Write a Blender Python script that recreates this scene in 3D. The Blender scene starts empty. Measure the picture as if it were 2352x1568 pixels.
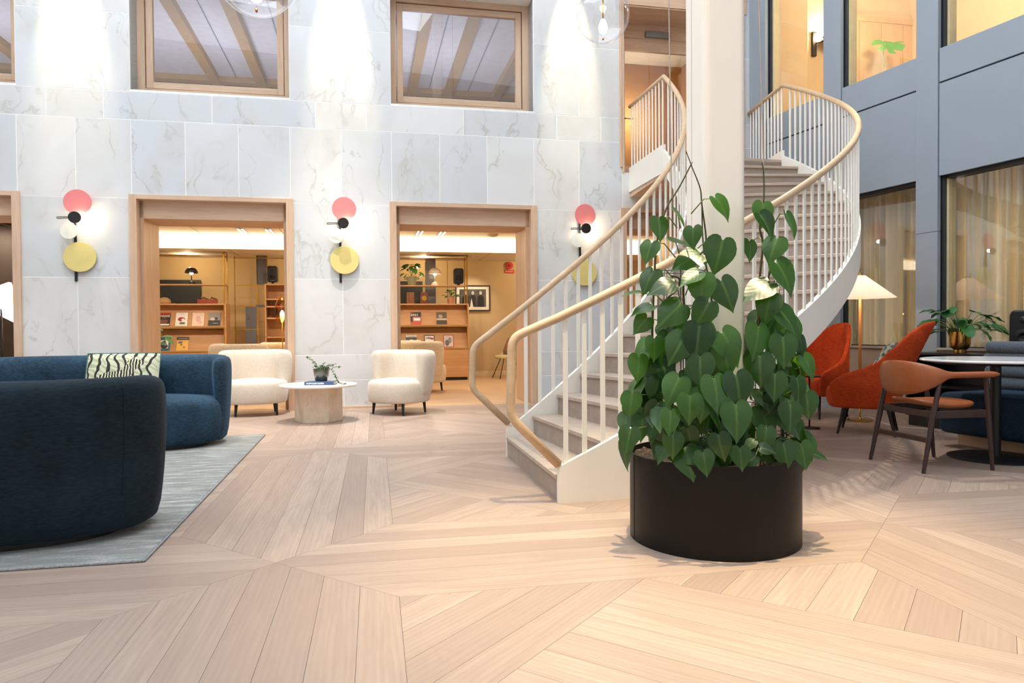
import bpy, bmesh, math, random
from mathutils import Vector as V, Matrix as M
PI = math.pi
random.seed(7)
SC = bpy.context.scene
COL = SC.collection

# ------------------------------------------------------------------ camera
F_PX, PITCH, ROLL, EYE = 1652.0, -0.0175, -0.0072, 1.0
cam_d = bpy.data.cameras.new('camera'); cam = bpy.data.objects.new('camera', cam_d); COL.objects.link(cam)
cam_d.sensor_width = 36; cam_d.lens = 36 * F_PX / 2352; cam_d.clip_start = .05; cam_d.clip_end = 200
cam.matrix_world = M.Translation((0, 0, EYE)) @ M.Rotation(PI/2 + PITCH, 4, 'X') @ M.Rotation(ROLL, 4, 'Z')
SC.camera = cam
SC.view_settings.view_transform = 'Standard'
SC.view_settings.look = 'None'
SC.view_settings.gamma = 1
SC.view_settings.use_curve_mapping = False
SC.view_settings.exposure = 0.44
SC.cycles.use_denoising = True
SC.cycles.max_bounces = 5; SC.cycles.diffuse_bounces = 4; SC.cycles.glossy_bounces = 3; SC.cycles.transmission_bounces = 4
SC.cycles.transparent_max_bounces = 10
SC.cycles.use_adaptive_sampling = True; SC.cycles.adaptive_threshold = .08; SC.cycles.adaptive_min_samples = 12

SC.cycles.sample_clamp_indirect = 6.0
SC.cycles.caustics_reflective = False
SC.cycles.caustics_refractive = False

# ------------------------------------------------------------------ world, daylight
W = bpy.data.worlds.new('sky'); SC.world = W; W.use_nodes = True
W.node_tree.nodes['Background'].inputs[0].default_value = (.87, .94, 1.0, 1)
W.node_tree.nodes['Background'].inputs[1].default_value = 1.0

def light(kind, name, loc, energy, color=(1, 1, 1), target=None, **kw):
    d = bpy.data.lights.new(name, kind); d.energy = energy; d.color = color
    for k, v in kw.items(): setattr(d, k, v)
    o = bpy.data.objects.new(name, d); COL.objects.link(o); o.location = loc
    if target is not None:
        o.rotation_euler = (V(target) - V(loc)).to_track_quat('-Z', 'Y').to_euler()
    return o
WARM = (1.0, .79, .46); WARM2 = (1.0, .88, .72)
# glazed roof of the atrium: daylight falls in from above
light('AREA', 'skylight', (-2.6, 3.6, 9.6), 570, (.87, .94, 1.0), target=(-2.6, 3.6, 0), shape='RECTANGLE', size=9, size_y=9.5)
# ceiling spots high up in the atrium
light('SPOT', 'spot_planter', (.80, 3.05, 7.0), 1900, WARM, target=(.75, 3.05, 0), spot_size=math.radians(34), spot_blend=.9, shadow_soft_size=.045)
light('SPOT', 'spot_planter_rear', (1.45, 3.75, 7.0), 260, WARM, target=(1.0, 3.6, 0), spot_size=math.radians(34), spot_blend=.9, shadow_soft_size=.045)
light('SPOT', 'spot_foreground', (1.1, 1.9, 7.0), 420, WARM, target=(1.0, 2.35, 0), spot_size=math.radians(34), spot_blend=1, shadow_soft_size=.15)
light('SPOT', 'spot_table', (-2.0, 7.75, 7.0), 1350, WARM2, target=(-2.1, 8.1, 0), spot_size=math.radians(40), spot_blend=.9, shadow_soft_size=.03)
light('SPOT', 'spot_sofa', (-3.2, 6.2, 7.0), 500, WARM2, target=(-3.2, 6.2, 0), spot_size=math.radians(50), spot_blend=1, shadow_soft_size=.1)
light('SPOT', 'spot_dining', (3.0, 7.6, 7.0), 650, WARM2, target=(2.8, 5.0, 0), spot_size=math.radians(36), spot_blend=.9, shadow_soft_size=.05)

# ------------------------------------------------------------------ frames: photo pixel -> place
def ray(px, py):
    x = (px - 1176) / F_PX; z = -(py - 784) / F_PX; y = 1.0
    c, s = math.cos(ROLL), math.sin(ROLL); x, z = c*x - s*z, s*x + c*z
    c, s = math.cos(PITCH), math.sin(PITCH); y, z = c*y - s*z, s*y + c*z
    return V((x, y, z))
CAMP = V((0, 0, EYE))
def onz(px, py, z=0.0): r = ray(px, py); return CAMP + r * ((z - EYE) / r.z)
def ony(px, py, Y): r = ray(px, py); return CAMP + r * (Y / r.y)
def mkframe(a, D):
    n = V((math.cos(a), math.sin(a), 0)); t = V((n.y, -n.x, 0))
    return M(((t.x, n.x, 0, n.x*D), (t.y, n.y, 0, n.y*D), (0, 0, 1, 0), (0, 0, 0, 1))), n, t
FL, nL, tL = mkframe(1.772, 9.394); DL = 9.394
FR, nR, tR = mkframe(0.353, 6.776); DR = 6.776
ANG_L = math.atan2(tL.y, tL.x); ANG_R = math.atan2(tR.y, tR.x)
def onL(px, py, d=0.0):
    r = ray(px, py); p = CAMP + r * ((DL + d) / (r.x*nL.x + r.y*nL.y)); return p.x*tL.x + p.y*tL.y, p.z
def onR(px, py, d=0.0):
    r = ray(px, py); p = CAMP + r * ((DR + d) / (r.x*nR.x + r.y*nR.y)); return p.x*tR.x + p.y*tR.y, p.z
def PL(s, d, z): return FL @ V((s, d, z))
def PR(s, d, z): return FR @ V((s, d, z))

# ------------------------------------------------------------------ materials
def srgb(r, g, b):
    f = lambda c: (c/255/12.92) if c/255 <= .04045 else ((c/255 + .055)/1.055)**2.4
    return (f(r), f(g), f(b), 1)
class NT:
    def __init__(s, name):
        s.m = bpy.data.materials.new(name); s.m.use_nodes = True; s.t = s.m.node_tree; s.t.nodes.clear()
        s.out = s.t.nodes.new('ShaderNodeOutputMaterial'); s.b = s.t.nodes.new('ShaderNodeBsdfPrincipled')
        s.t.links.new(s.b.outputs[0], s.out.inputs[0])
    def n(s, typ, **kw):
        x = s.t.nodes.new('ShaderNode' + typ)
        for k, v in kw.items():
            if k.startswith('i_'):
                key = k[2:].replace('_', ' ')
                x.inputs[key].default_value = v
            else: setattr(x, k, v)
        return x
    def l(s, a, b): s.t.links.new(a, b)
    def ramp(s, fac, stops, interp='LINEAR'):
        r = s.n('ValToRGB'); r.color_ramp.interpolation = interp; e = r.color_ramp.elements
        while len(e) < len(stops): e.new(.5)
        for i, (p, c) in enumerate(stops): e[i].position = p; e[i].color = c if len(c) == 4 else (*c, 1)
        s.l(fac, r.inputs[0]); return r.outputs[0]
    def mix(s, fac, a, b, typ='MIX'):
        x = s.n('MixRGB', blend_type=typ)
        for v, i in ((fac, 0), (a, 1), (b, 2)):
            if hasattr(v, 'links') or hasattr(v, 'is_linked'): s.l(v, x.inputs[i])
            else: x.inputs[i].default_value = v
        return x.outputs[0]
    def math(s, op, a, b=0.0):
        x = s.n('Math', operation=op)
        for v, i in ((a, 0), (b, 1)):
            if hasattr(v, 'is_linked'): s.l(v, x.inputs[i])
            else: x.inputs[i].default_value = v
        return x.outputs[0]
    def coords(s, kind='Object', scale=(1, 1, 1), rand=0.0, rot=(0, 0, 0)):
        tc = s.n('TexCoord'); mp = s.n('Mapping'); s.l(tc.outputs[kind], mp.inputs[0])
        mp.inputs['Scale'].default_value = scale; mp.inputs['Rotation'].default_value = rot
        if rand:
            oi = s.n('ObjectInfo'); q = s.n('VectorMath', operation='SCALE'); q.inputs[0].default_value = (rand, rand*.7, rand*1.3)
            s.l(oi.outputs['Random'], q.inputs['Scale']); s.l(q.outputs[0], mp.inputs['Location'])
        return mp.outputs[0]
    def noise(s, vec, scale, detail=4, rough=.55, dist=0.0):
        x = s.n('TexNoise'); s.l(vec, x.inputs['Vector']); x.inputs['Scale'].default_value = scale
        x.inputs['Detail'].default_value = detail; x.inputs['Roughness'].default_value = rough; x.inputs['Distortion'].default_value = dist
        return x.outputs['Fac']
    def bump(s, h, strength=.2, dist=.01):
        x = s.n('Bump'); x.inputs['Strength'].default_value = strength; x.inputs['Distance'].default_value = dist
        s.l(h, x.inputs['Height']); s.l(x.outputs[0], s.b.inputs['Normal'])
    def set(s, **kw):
        for k, v in kw.items():
            key = {'color': 'Base Color', 'rough': 'Roughness', 'metal': 'Metallic', 'spec': 'Specular IOR Level', 'trans': 'Transmission Weight', 'ior': 'IOR',
                   'sheen': 'Sheen Weight', 'sheenr': 'Sheen Roughness', 'coat': 'Coat Weight', 'alpha': 'Alpha', 'emit': 'Emission Strength', 'emitc': 'Emission Color', 'sheent': 'Sheen Tint', 'sub': 'Subsurface Weight'}[k]
            if hasattr(v, 'is_linked'): s.l(v, s.b.inputs[key])
            else: s.b.inputs[key].default_value = v
        return s
MATS = {}
def mat(name, color=None, rough=.5, metal=0, vary=.06, scale=8, bump=0, **kw):
    """plain surface with a faint procedural unevenness"""
    if name in MATS: return MATS[name]
    t = NT(name); c = srgb(*color)
    v = t.coords('Object'); nz = t.noise(v, scale, 3)
    lo = tuple(x*(1-vary) for x in c[:3]); hi = tuple(min(1, x*(1+vary)) for x in c[:3])
    t.set(color=t.ramp(nz, [(.3, lo), (.7, hi)]), rough=rough, metal=metal, **kw)
    if bump: t.bump(t.noise(v, scale*6, 3), bump, .005)
    MATS[name] = t.m; return t.m
def emis(name, color, strength):
    if name in MATS: return MATS[name]
    t = NT(name); t.set(color=(*color, 1), emitc=(*color, 1), emit=strength, rough=.6); MATS[name] = t.m; return t.m
def wood(name, light_c, dark_c, rough=.5, axis='Z', scale=1.0, rand=7.0, contrast=1.0):
    if name in MATS: return MATS[name]
    t = NT(name)
    sc = {'X': (1.2, 14, 14), 'Y': (14, 1.2, 14), 'Z': (14, 14, 1.2)}[axis]
    v = t.coords('Object', tuple(x*scale for x in sc), rand)
    a = t.noise(v, 1.1, 6, .6, .35); b = t.noise(v, 6, 2)
    g = t.mix(.3, a, b)
    t.set(color=t.ramp(g, [(.5-.22/contrast, srgb(*dark_c)), (.5+.14/contrast, srgb(*light_c))]), rough=rough)
    t.bump(b, .06, .002); MATS[name] = t.m; return t.m
def glassy(name, tint=(1, 1, 1), rough=0.0, ior=1.45, mixf=None):
    """thin architectural pane: clear, with the pane's own reflection"""
    t = NT(name); t.t.nodes.remove(t.b)
    tr = t.n('BsdfTransparent'); tr.inputs[0].default_value = (*tint, 1)
    gl = t.n('BsdfGlossy'); gl.inputs['Roughness'].default_value = rough
    ge = t.n('NewGeometry'); dp = t.n('VectorMath', operation='DOT_PRODUCT'); t.l(ge.outputs['Incoming'], dp.inputs[0]); t.l(ge.outputs['Normal'], dp.inputs[1])
    c1 = t.math('SUBTRACT', 1.0, t.math('ABSOLUTE', dp.outputs['Value'])); sch = t.math('ADD', t.math('MULTIPLY', t.math('POWER', c1, 5.0), .94), .05 + (mixf or 0))   # Schlick, same from both sides
    mx = t.n('MixShader'); t.l(tr.outputs[0], mx.inputs[1]); t.l(gl.outputs[0], mx.inputs[2]); t.l(sch, mx.inputs[0])
    t.l(mx.outputs[0], t.out.inputs[0]); MATS[name] = t.m; return t.m

# ------------------------------------------------------------------ mesh builder
class MB:
    def __init__(s, mtx=None): s.v = []; s.f = []; s.uv = None; s.m = mtx
    def add(s, vs, fs):
        o = len(s.v)
        if s.m is not None: vs = [s.m @ V(p) for p in vs]
        s.v += [tuple(p) for p in vs]; s.f += [tuple(i + o for i in f) for f in fs]; return s
    def box(s, x0, x1, y0, y1, z0, z1):
        x0, x1 = sorted((x0, x1)); y0, y1 = sorted((y0, y1)); z0, z1 = sorted((z0, z1))
        return s.add([(x0,y0,z0),(x1,y0,z0),(x1,y1,z0),(x0,y1,z0),(x0,y0,z1),(x1,y0,z1),(x1,y1,z1),(x0,y1,z1)],
                     [(0,3,2,1),(4,5,6,7),(0,1,5,4),(1,2,6,5),(2,3,7,6),(3,0,4,7)])
    def prism(s, poly, z0, z1):
        n = len(poly); vs = [(p[0], p[1], z0) for p in poly] + [(p[0], p[1], z1) for p in poly]
        return s.add(vs, [tuple(range(n))[::-1], tuple(range(n, 2*n))] + [(i, (i+1) % n, n+(i+1) % n, n+i) for i in range(n)])
    def lathe(s, prof, n=32, c=(0, 0, 0), cap0=True, cap1=True):
        vs = []; k = len(prof)
        for r, z in prof:
            for j in range(n):
                a = 2*PI*j/n; vs.append((c[0] + r*math.cos(a), c[1] + r*math.sin(a), c[2] + z))
        fs = [(i*n+j, i*n+(j+1) % n, (i+1)*n+(j+1) % n, (i+1)*n+j) for i in range(k-1) for j in range(n)]
        if cap0: fs.append(tuple(range(n))[::-1])
        if cap1: fs.append(tuple(range((k-1)*n, k*n)))
        return s.add(vs, fs)
    def tube(s, pts, r, n=8, cap=True, up=None):
        pts = [V(p) for p in pts]; rs = r if isinstance(r, (list, tuple)) else [r]*len(pts)
        vs = []; ref = V((0, 0, 1)) if up is None else V(up); prev = None
        for i, p in enumerate(pts):
            d = (pts[min(i+1, len(pts)-1)] - pts[max(i-1, 0)]).normalized()
            a = prev if prev is not None else ref
            if abs(d.dot(a)) > .98: a = V((1, 0, 0)) if abs(d.x) < .9 else V((0, 1, 0))
            x = d.cross(a).normalized(); y = x.cross(d).normalized(); prev = y
            for j in range(n):
                q = 2*PI*j/n; vs.append(p + (x*math.cos(q) + y*math.sin(q))*rs[i])
        k = len(pts)
        fs = [(i*n+j, i*n+(j+1) % n, (i+1)*n+(j+1) % n, (i+1)*n+j) for i in range(k-1) for j in range(n)]
        if cap: fs += [tuple(range(n))[::-1], tuple(range((k-1)*n, k*n))]
        return s.add(vs, fs)
    def bar(s, a, b, w, h, up=(0, 0, 1), w2=None, h2=None):
        a, b = V(a), V(b); d = (b-a).normalized(); u = V(up)
        if abs(d.dot(u)) > .98: u = V((0, 1, 0))
        x = d.cross(u).normalized(); y = x.cross(d).normalized(); w2 = w2 or w; h2 = h2 or h; vs = []
        for p, ww, hh in ((a, w, h), (b, w2, h2)):
            for sx, sy in ((-1,-1),(1,-1),(1,1),(-1,1)): vs.append(p + x*(sx*ww/2) + y*(sy*hh/2))
        return s.add(vs, [(0,3,2,1),(4,5,6,7),(0,1,5,4),(1,2,6,5),(2,3,7,6),(3,0,4,7)])
    def grid(s, fn, nu, nv, closeu=False, closev=False):
        vs = [fn(i/(nu if closeu else nu-1), j/(nv if closev else nv-1)) for i in range(nu) for j in range(nv)]
        fs = []
        for i in range(nu if closeu else nu-1):
            for j in range(nv if closev else nv-1):
                a, b = i, (i+1) % nu; c, d = j, (j+1) % nv
                fs.append((a*nv+c, b*nv+c, b*nv+d, a*nv+d))
        return s.add(vs, fs)
    def disc(s, c, nrm, r, t, n=40, bulge=0.0):
        """flat round disc of thickness t facing nrm"""
        q = V(nrm).to_track_quat('Z', 'Y').to_matrix().to_4x4(); old = s.m
        s.m = (old if old is not None else M.Identity(4)) @ M.Translation(c) @ q
        s.lathe([(r*.985, -t/2), (r, -t/4), (r, t/4), (r*.985, t/2)], n); s.m = old; return s
    def build(s, name, m, parent=None, smooth=False, bevel=0.0, sub=0, frame=None, seg=2, auto=None, solid=0.0):
        me = bpy.data.meshes.new(name); me.from_pydata(s.v, [], s.f); me.update()
        bm = bmesh.new(); bm.from_mesh(me); bmesh.ops.recalc_face_normals(bm, faces=bm.faces); bm.to_mesh(me); bm.free()
        if m is not None: me.materials.append(m)
        if smooth: me.shade_smooth()
        o = bpy.data.objects.new(name, me); COL.objects.link(o)
        if parent is not None: o.parent = parent
        elif frame is not None: o.matrix_world = frame
        if solid: q = o.modifiers.new('solid', 'SOLIDIFY'); q.thickness = solid; q.offset = 0
        if bevel: q = o.modifiers.new('bevel', 'BEVEL'); q.width = bevel; q.segments = seg; q.limit_method = 'ANGLE'; q.angle_limit = .6
        if sub: q = o.modifiers.new('sub', 'SUBSURF'); q.levels = sub; q.render_levels = sub
        if smooth and auto:
            me.set_sharp_from_angle(angle=auto)
        return o
def tag(o, label=None, cat=None, group=None, kind=None):
    for k, v in (('label', label), ('category', cat), ('group', group), ('kind', kind)):
        if v: o[k] = v
    return o
def thing(name, label, cat, loc=(0, 0, 0), rz=0.0, group=None):
    o = bpy.data.objects.new(name, None); COL.objects.link(o); o.empty_display_size = .1
    o.location = loc; o.rotation_euler = (0, 0, rz); return tag(o, label, cat, group)
def struct(name, label=None, frame=None):
    o = bpy.data.objects.new(name, None); COL.objects.link(o); o.empty_display_size = .1
    if frame is not None: o.matrix_world = frame
    return tag(o, label, None, None, 'structure')
def link_copy(o, parent=None):
    c = o.copy(); COL.objects.link(c)
    if parent is not None: c.parent = parent
    return c
def copy_tree(root, label=None, loc=None, rz=None):
    r = link_copy(root)
    if label: r['label'] = label
    if loc is not None: r.location = loc
    if rz is not None: r.rotation_euler = (0, 0, rz)
    for ch in list(root.children):
        c = link_copy(ch, r)
        for g in list(ch.children): link_copy(g, c)
    return r
def text_mesh(name, body, size, m, parent=None, mtx=None, align='CENTER', depth=.0005, bold=0.0, width=None, font_w=1.0):
    cu = bpy.data.curves.new(name, 'FONT'); cu.body = body; cu.size = size; cu.align_x = align; cu.align_y = 'CENTER'; cu.extrude = depth; cu.offset = bold
    cu.resolution_u = 2
    tmp = bpy.data.objects.new(name + '_tmp', cu); COL.objects.link(tmp)
    dg = bpy.context.evaluated_depsgraph_get(); me = bpy.data.meshes.new_from_object(tmp.evaluated_get(dg))
    bpy.data.objects.remove(tmp); me.materials.clear(); me.materials.append(m)
    if width:
        xs = [v.co.x for v in me.vertices]; k = width/(max(xs)-min(xs)); 
        for v in me.vertices: v.co.x *= k
    o = bpy.data.objects.new(name, me); COL.objects.link(o)
    if parent is not None: o.parent = parent
    if mtx is not None: o.matrix_local = mtx
    return o
# ================================================================== THE SETTING
# ---- materials of the shell
def m_marble():
    t = NT('marble'); v = t.coords('Object', (1, 1, 1), 37.0)
    warp = t.noise(v, 1.3, 4, .6); big = t.noise(v, .9, 3, .5, .8)
    # wandering hairline veins: thin bands where a distorted noise crosses its mean
    q = t.n('VectorMath', operation='ADD'); wv = t.n('TexNoise'); t.l(v, wv.inputs['Vector']); wv.inputs['Scale'].default_value = 2.2; wv.inputs['Detail'].default_value = 6
    sc = t.n('VectorMath', operation='SCALE'); sc.inputs['Scale'].default_value = .42; t.l(wv.outputs['Color'], sc.inputs[0]); t.l(v, q.inputs[0]); t.l(sc.outputs[0], q.inputs[1])
    st = t.n('Mapping'); st.inputs['Scale'].default_value = (1.6, 1.6, .55); st.inputs['Rotation'].default_value = (0, .42, 0); t.l(q.outputs[0], st.inputs[0])
    n1 = t.noise(st.outputs[0], 1.5, 3, .5, .6); a1 = t.math('ABSOLUTE', t.math('SUBTRACT', n1, .5))
    vein = t.ramp(a1, [(0, (1, 1, 1)), (.006, (.5, .5, .5)), (.02, (0, 0, 0))])
    soft = t.ramp(a1, [(0, (1, 1, 1)), (.16, (0, 0, 0))])
    speck = t.ramp(t.noise(v, 38, 4, .7), [(.60, (0, 0, 0)), (.72, (1, 1, 1))])
    mask = t.ramp(big, [(.40, (0, 0, 0)), (.62, (1, 1, 1))])
    oi = t.n('ObjectInfo')
    base = t.mix(oi.outputs['Random'], srgb(206, 211, 218), srgb(224, 224, 224))
    c = t.mix(t.math('MULTIPLY', mask, .4), base, srgb(208, 207, 206))
    c = t.mix(t.math('MULTIPLY', t.math('MULTIPLY', soft, mask), .22), c, srgb(190, 185, 176))
    c = t.mix(t.math('MULTIPLY', t.math('MULTIPLY', vein, t.ramp(warp, [(.42, (0, 0, 0)), (.6, (1, 1, 1))])), .42), c, srgb(150, 142, 128))
    c = t.mix(t.math('MULTIPLY', t.math('MULTIPLY', speck, mask), .16), c, srgb(150, 142, 130))
    t.set(color=c, rough=.34); MATS['marble'] = t.m; return t.m
def m_plank():
    t = NT('oak_plank'); tc = t.n('TexCoord'); sp = t.n('SeparateXYZ'); t.l(tc.outputs['UV'], sp.inputs[0])
    idx = t.math('FLOOR', t.math('MULTIPLY', sp.outputs['Y'], .1))
    wn = t.n('TexWhiteNoise', noise_dimensions='1D'); t.l(idx, wn.inputs['W'])
    mp = t.n('Mapping'); mp.inputs['Scale'].default_value = (1.0, 9.0, 1); t.l(tc.outputs['UV'], mp.inputs[0])
    g = t.noise(mp.outputs[0], 1.6, 5, .6, 1.1)
    mp2 = t.n('Mapping'); mp2.inputs['Scale'].default_value = (3.0, 120.0, 1); t.l(tc.outputs['UV'], mp2.inputs[0])
    fine = t.noise(mp2.outputs[0], 1.0, 3, .6)
    # cathedral rings
    wv = t.n('TexWave', wave_type='BANDS', bands_direction='Y'); wv.inputs['Scale'].default_value = 2.2; wv.inputs['Distortion'].default_value = 7; wv.inputs['Detail'].default_value = 2; wv.inputs['Detail Scale'].default_value = .8
    mp3 = t.n('Mapping'); mp3.inputs['Scale'].default_value = (.7, 6.0, 1); t.l(tc.outputs['UV'], mp3.inputs[0]); t.l(mp3.outputs[0], wv.inputs['Vector'])
    base = t.mix(wn.outputs['Value'], srgb(156, 136, 124), srgb(184, 164, 149))
    c = t.mix(t.ramp(g, [(.35, (.0,)*3), (.68, (.6,)*3)]), base, srgb(152, 132, 120))
    c = t.mix(t.math('MULTIPLY', wv.outputs['Fac'], .2), c, srgb(138, 117, 105))
    c = t.mix(t.ramp(fine, [(.45, (0,)*3), (.7, (.22,)*3)]), c, srgb(134, 114, 102))
    t.set(color=c, rough=t.math('ADD', t.math('MULTIPLY', g, .15), .36), spec=.4)
    t.bump(fine, .05, .001); MATS['oak_plank'] = t.m; return t.m
MARBLE = m_marble(); PLANK = m_plank()
GROUT = mat('grout', (252, 252, 250), .8, vary=.01)
OAK_V = wood('oak_vertical', (220, 190, 163), (196, 161, 133), .5, 'Z')
OAK_H = wood('oak_across', (220, 190, 163), (194, 159, 131), .5, 'X')
OAK_D = wood('oak_deep', (210, 176, 142), (182, 146, 114), .5, 'Z')
BLUEGREY = mat('bluegrey_paint', (150, 161, 173), .42, vary=.02, scale=3)
BLACKGAP = mat('black_gap', (22, 22, 24), .7)
CREAM = mat('cream_plaster', (226, 205, 172), .8, vary=.03, scale=2)
BEIGE = mat('beige_plaster', (196, 170, 128), .8, vary=.04, scale=2)
WHITE_CEIL = mat('white_ceiling', (226, 214, 196), .8, vary=.02)
DARKBROWN = mat('dark_brown_wall', (60, 46, 36), .7)
PANE = glassy('window_pane', (.95, .96, .97), 0, 1.5, .03)
PANE_UP = glassy('window_pane_upper', (.90, .90, .93), 0, 1.5, .05)

# ---- floor: lattice of mitred plank bands, diamond-set panels between them
AF = math.radians(10.8); cF, sF = math.cos(AF), math.sin(AF)
U0, V0, PER, HB = -.43, 3.22, 2.96, .51
def uv2w(u, v): return (u*cF - v*sF, u*sF + v*cF)
def clip(poly, n, d):
    """keep n.x <= d"""
    out = []
    for i in range(len(poly)):
        a, b = poly[i], poly[(i+1) % len(poly)]; da = n[0]*a[0]+n[1]*a[1]-d; db = n[0]*b[0]+n[1]*b[1]-d
        if da <= 0: out.append(a)
        if (da < 0 < db) or (db < 0 < da):
            k = da/(da-db); out.append((a[0]+(b[0]-a[0])*k, a[1]+(b[1]-a[1])*k))
    return out
def area(p): return .5*sum(p[i][0]*p[(i+1) % len(p)][1]-p[(i+1) % len(p)][0]*p[i][1] for i in range(len(p)))
def inset(p, g):
    if area(p) < 0: p = p[::-1]
    for_n = []; n = len(p)
    out = [*p]
    for i in range(n):
        a, b = p[i], p[(i+1) % n]; ex, ey = b[0]-a[0], b[1]-a[1]; L = math.hypot(ex, ey)
        if L < 1e-6: continue
        nx, ny = ey/L, -ex/L; out = clip(out, (nx, ny), nx*a[0]+ny*a[1]-g)
        if len(out) < 3: return []
    return out
planks = []   # (polygon in uv, direction)
w7 = 2*HB/7
for i in range(-4, 4):
    for j in range(-3, 4):
        uc, vc = U0 + i*PER, V0 + j*PER
        for k in range(7):
            a, b = (k-3.5)*w7, (k-2.5)*w7
            ys = [a] + ([0.0] if a < -1e-6 and b > 1e-6 else []) + [b]
            lo = [(uc+abs(y), vc+y) for y in ys]; hi = [(uc+PER-abs(y), vc+y) for y in reversed(ys)]
            planks.append((lo+hi, (1, 0)))
            lo = [(uc+y, vc+abs(y)) for y in ys]; hi = [(uc+y, vc+PER-abs(y)) for y in reversed(ys)]
            planks.append((lo+hi, (0, 1)))
        L = PER-2*HB; h = L/2; cx, cy = uc+PER/2, vc+PER/2; q = h/math.sqrt(2); r2 = 1/math.sqrt(2)
        e1, e2 = (r2, r2), (r2, -r2)
        def strips(tri, along, across, n0, n1, wd):
            k = n0
            while k < n1 - 1e-6:
                p = [(cx+x, cy+y) for x, y in tri]; c0 = cx*across[0]+cy*across[1]
                p = clip(p, across, c0+min(k+wd, n1)); p = clip(p, (-across[0], -across[1]), -(c0+k))
                if len(p) > 2: planks.append((p, along))
                k += wd
        dia = [(0, h), (-h, 0), (0, -h), (h, 0)]
        strips(dia, e2, e1, -q, q, 2*q/9)
        strips([(-h, h), (-h, 0), (0, h)], e1, (-r2, r2), q, 2*q, 2*q/9)
        strips([(h, -h), (h, 0), (0, -h)], e1, (r2, -r2), q, 2*q, 2*q/9)
        strips([(h, h), (0, h), (h, 0)], e1, e2, -q, q, 2*q/9)
        strips([(-h, -h), (-h, 0), (0, -h)], e1, e2, -q, q, 2*q/9)
def proj(p):
    x, y, z = p[0], p[1], p[2]-EYE
    c, s = math.cos(-PITCH), math.sin(-PITCH); y, z = c*y-s*z, s*y+c*z
    c, s = math.cos(-ROLL), math.sin(-ROLL); x, z = c*x-s*z, s*x+c*z
    if y < .05: return None
    return 1176+F_PX*x/y, 784-F_PX*z/y
cand = []
for poly, dr in planks:
    wp = [uv2w(*p) for p in poly]
    wp = clip(wp, (nL.x, nL.y), DL+.02); 
    if len(wp) > 2: wp = clip(wp, (nR.x, nR.y), DR+.02)
    if len(wp) > 2: wp = clip(wp, (-1, 0), 8.4)
    if len(wp) > 2: wp = clip(wp, (0, -1), 4.4)
    if len(wp) < 3 or abs(area(wp)) < .002: continue
    wp = inset(wp, .0006)
    if len(wp) < 3: continue
    d = uv2w(*dr); pr = [proj((x, y, 0)) for x, y in wp]
    vis = 0
    cl = clip(wp, (0, -1), -.6)
    if len(cl) > 2:
        pp = [proj((x, y, 0)) for x, y in cl]
        for n, k in (((1, 0), 2352), ((-1, 0), 0), ((0, 1), 1568), ((0, -1), 0)):
            pp = clip(pp, n, k)
            if len(pp) < 3: break
        vis = abs(area(pp)) if len(pp) > 2 else 0
    cand.append((vis, wp, d))
cand.sort(key=lambda c: -c[0])
def plank_mesh(items, name):
    vs, fs, uvs = [], [], []
    for wp, d in items:
        k = random.randint(0, 400); off = random.uniform(0, 9); n = len(wp); o = len(vs)
        cx = sum(p[0] for p in wp)/n; cy = sum(p[1] for p in wp)/n
        vs += [(x, y, 0.0) for x, y in wp] + [(x, y, -.014) for x, y in wp]
        fs.append(tuple(range(o, o+n))); fs += [(o+i, o+n+i, o+n+(i+1) % n, o+(i+1) % n) for i in range(n)]
        for x, y in wp+wp:
            a = (x-cx)*d[0]+(y-cy)*d[1]; b = -(x-cx)*d[1]+(y-cy)*d[0]; uvs.append((a+off, 10*k+5+b))
    me = bpy.data.meshes.new(name); me.from_pydata(vs, [], fs); lay = me.uv_layers.new(name='UVMap')
    for lp in me.loops: lay.data[lp.index].uv = uvs[lp.vertex_index]
    me.materials.append(PLANK); return me
fl = MB().prism([(-9, -5), (8, -5), (8, 14), (-9, 14)], -.2, -.012).build('floor', mat('subfloor', (120, 98, 80), .8))
tag(fl, 'pale oak parquet floor of mitred bands and diamond panels', kind='structure')
for vis, wp, d in cand[:296]:
    o = bpy.data.objects.new('plank', plank_mesh([(wp, d)], 'plank')); COL.objects.link(o); o.parent = fl
o = bpy.data.objects.new('plank_field', plank_mesh([(wp, d) for _, wp, d in cand[296:]], 'plank_field')); COL.objects.link(o); o.parent = fl; o['kind'] = 'stuff'

# ---- left wall: marble panels, portals, windows
DOORS = {'door_1': (-5.83, -3.956), 'door_2': (-2.727, -.897), 'door_3': (.354, 2.234), 'door_4': (3.475, 5.3)}
WINS = {'window_1': (-5.83, -3.956), 'window_2': (-2.727, -.897), 'window_3': (.354, 2.234)}
ZD, ZW0, ZW1, ZU0 = 2.60, 3.90, 5.42, 3.13
OPEN = [(a, b, 0, ZD) for a, b in DOORS.values()] + [(a, b, ZW0, ZW1) for a, b in WINS.values()] + [(3.475, 5.3, ZU0, ZW1)]
S0, S1, ZTOP = -8.5, 5.417, 9.6
def cells(ss, zs, opens):
    for a, b in zip(ss, ss[1:]):
        for c, d in zip(zs, zs[1:]):
            m, k = (a+b)/2, (c+d)/2
            if not any(o[0] < m < o[1] and o[2] < k < o[3] for o in opens): yield a, b, c, d
ss = sorted({S0, S1, *[x for o in OPEN for x in o[:2]]}); zs = sorted({0, ZTOP, *[x for o in OPEN for x in o[2:]]})
mb = MB()
for a, b, c, d in cells(ss, zs, OPEN): mb.box(a, b, .0015, .30, c, d)
wl = mb.build('wall_left', GROUT, frame=FL); tag(wl, 'white marble panelled wall with timber portals and windows', kind='structure')
MOD = [-3.956, -3.334, -2.727, -2.12, -1.506, -.897, -.272, .354, .974, 1.6, 2.234, 2.861, 3.475]
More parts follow.
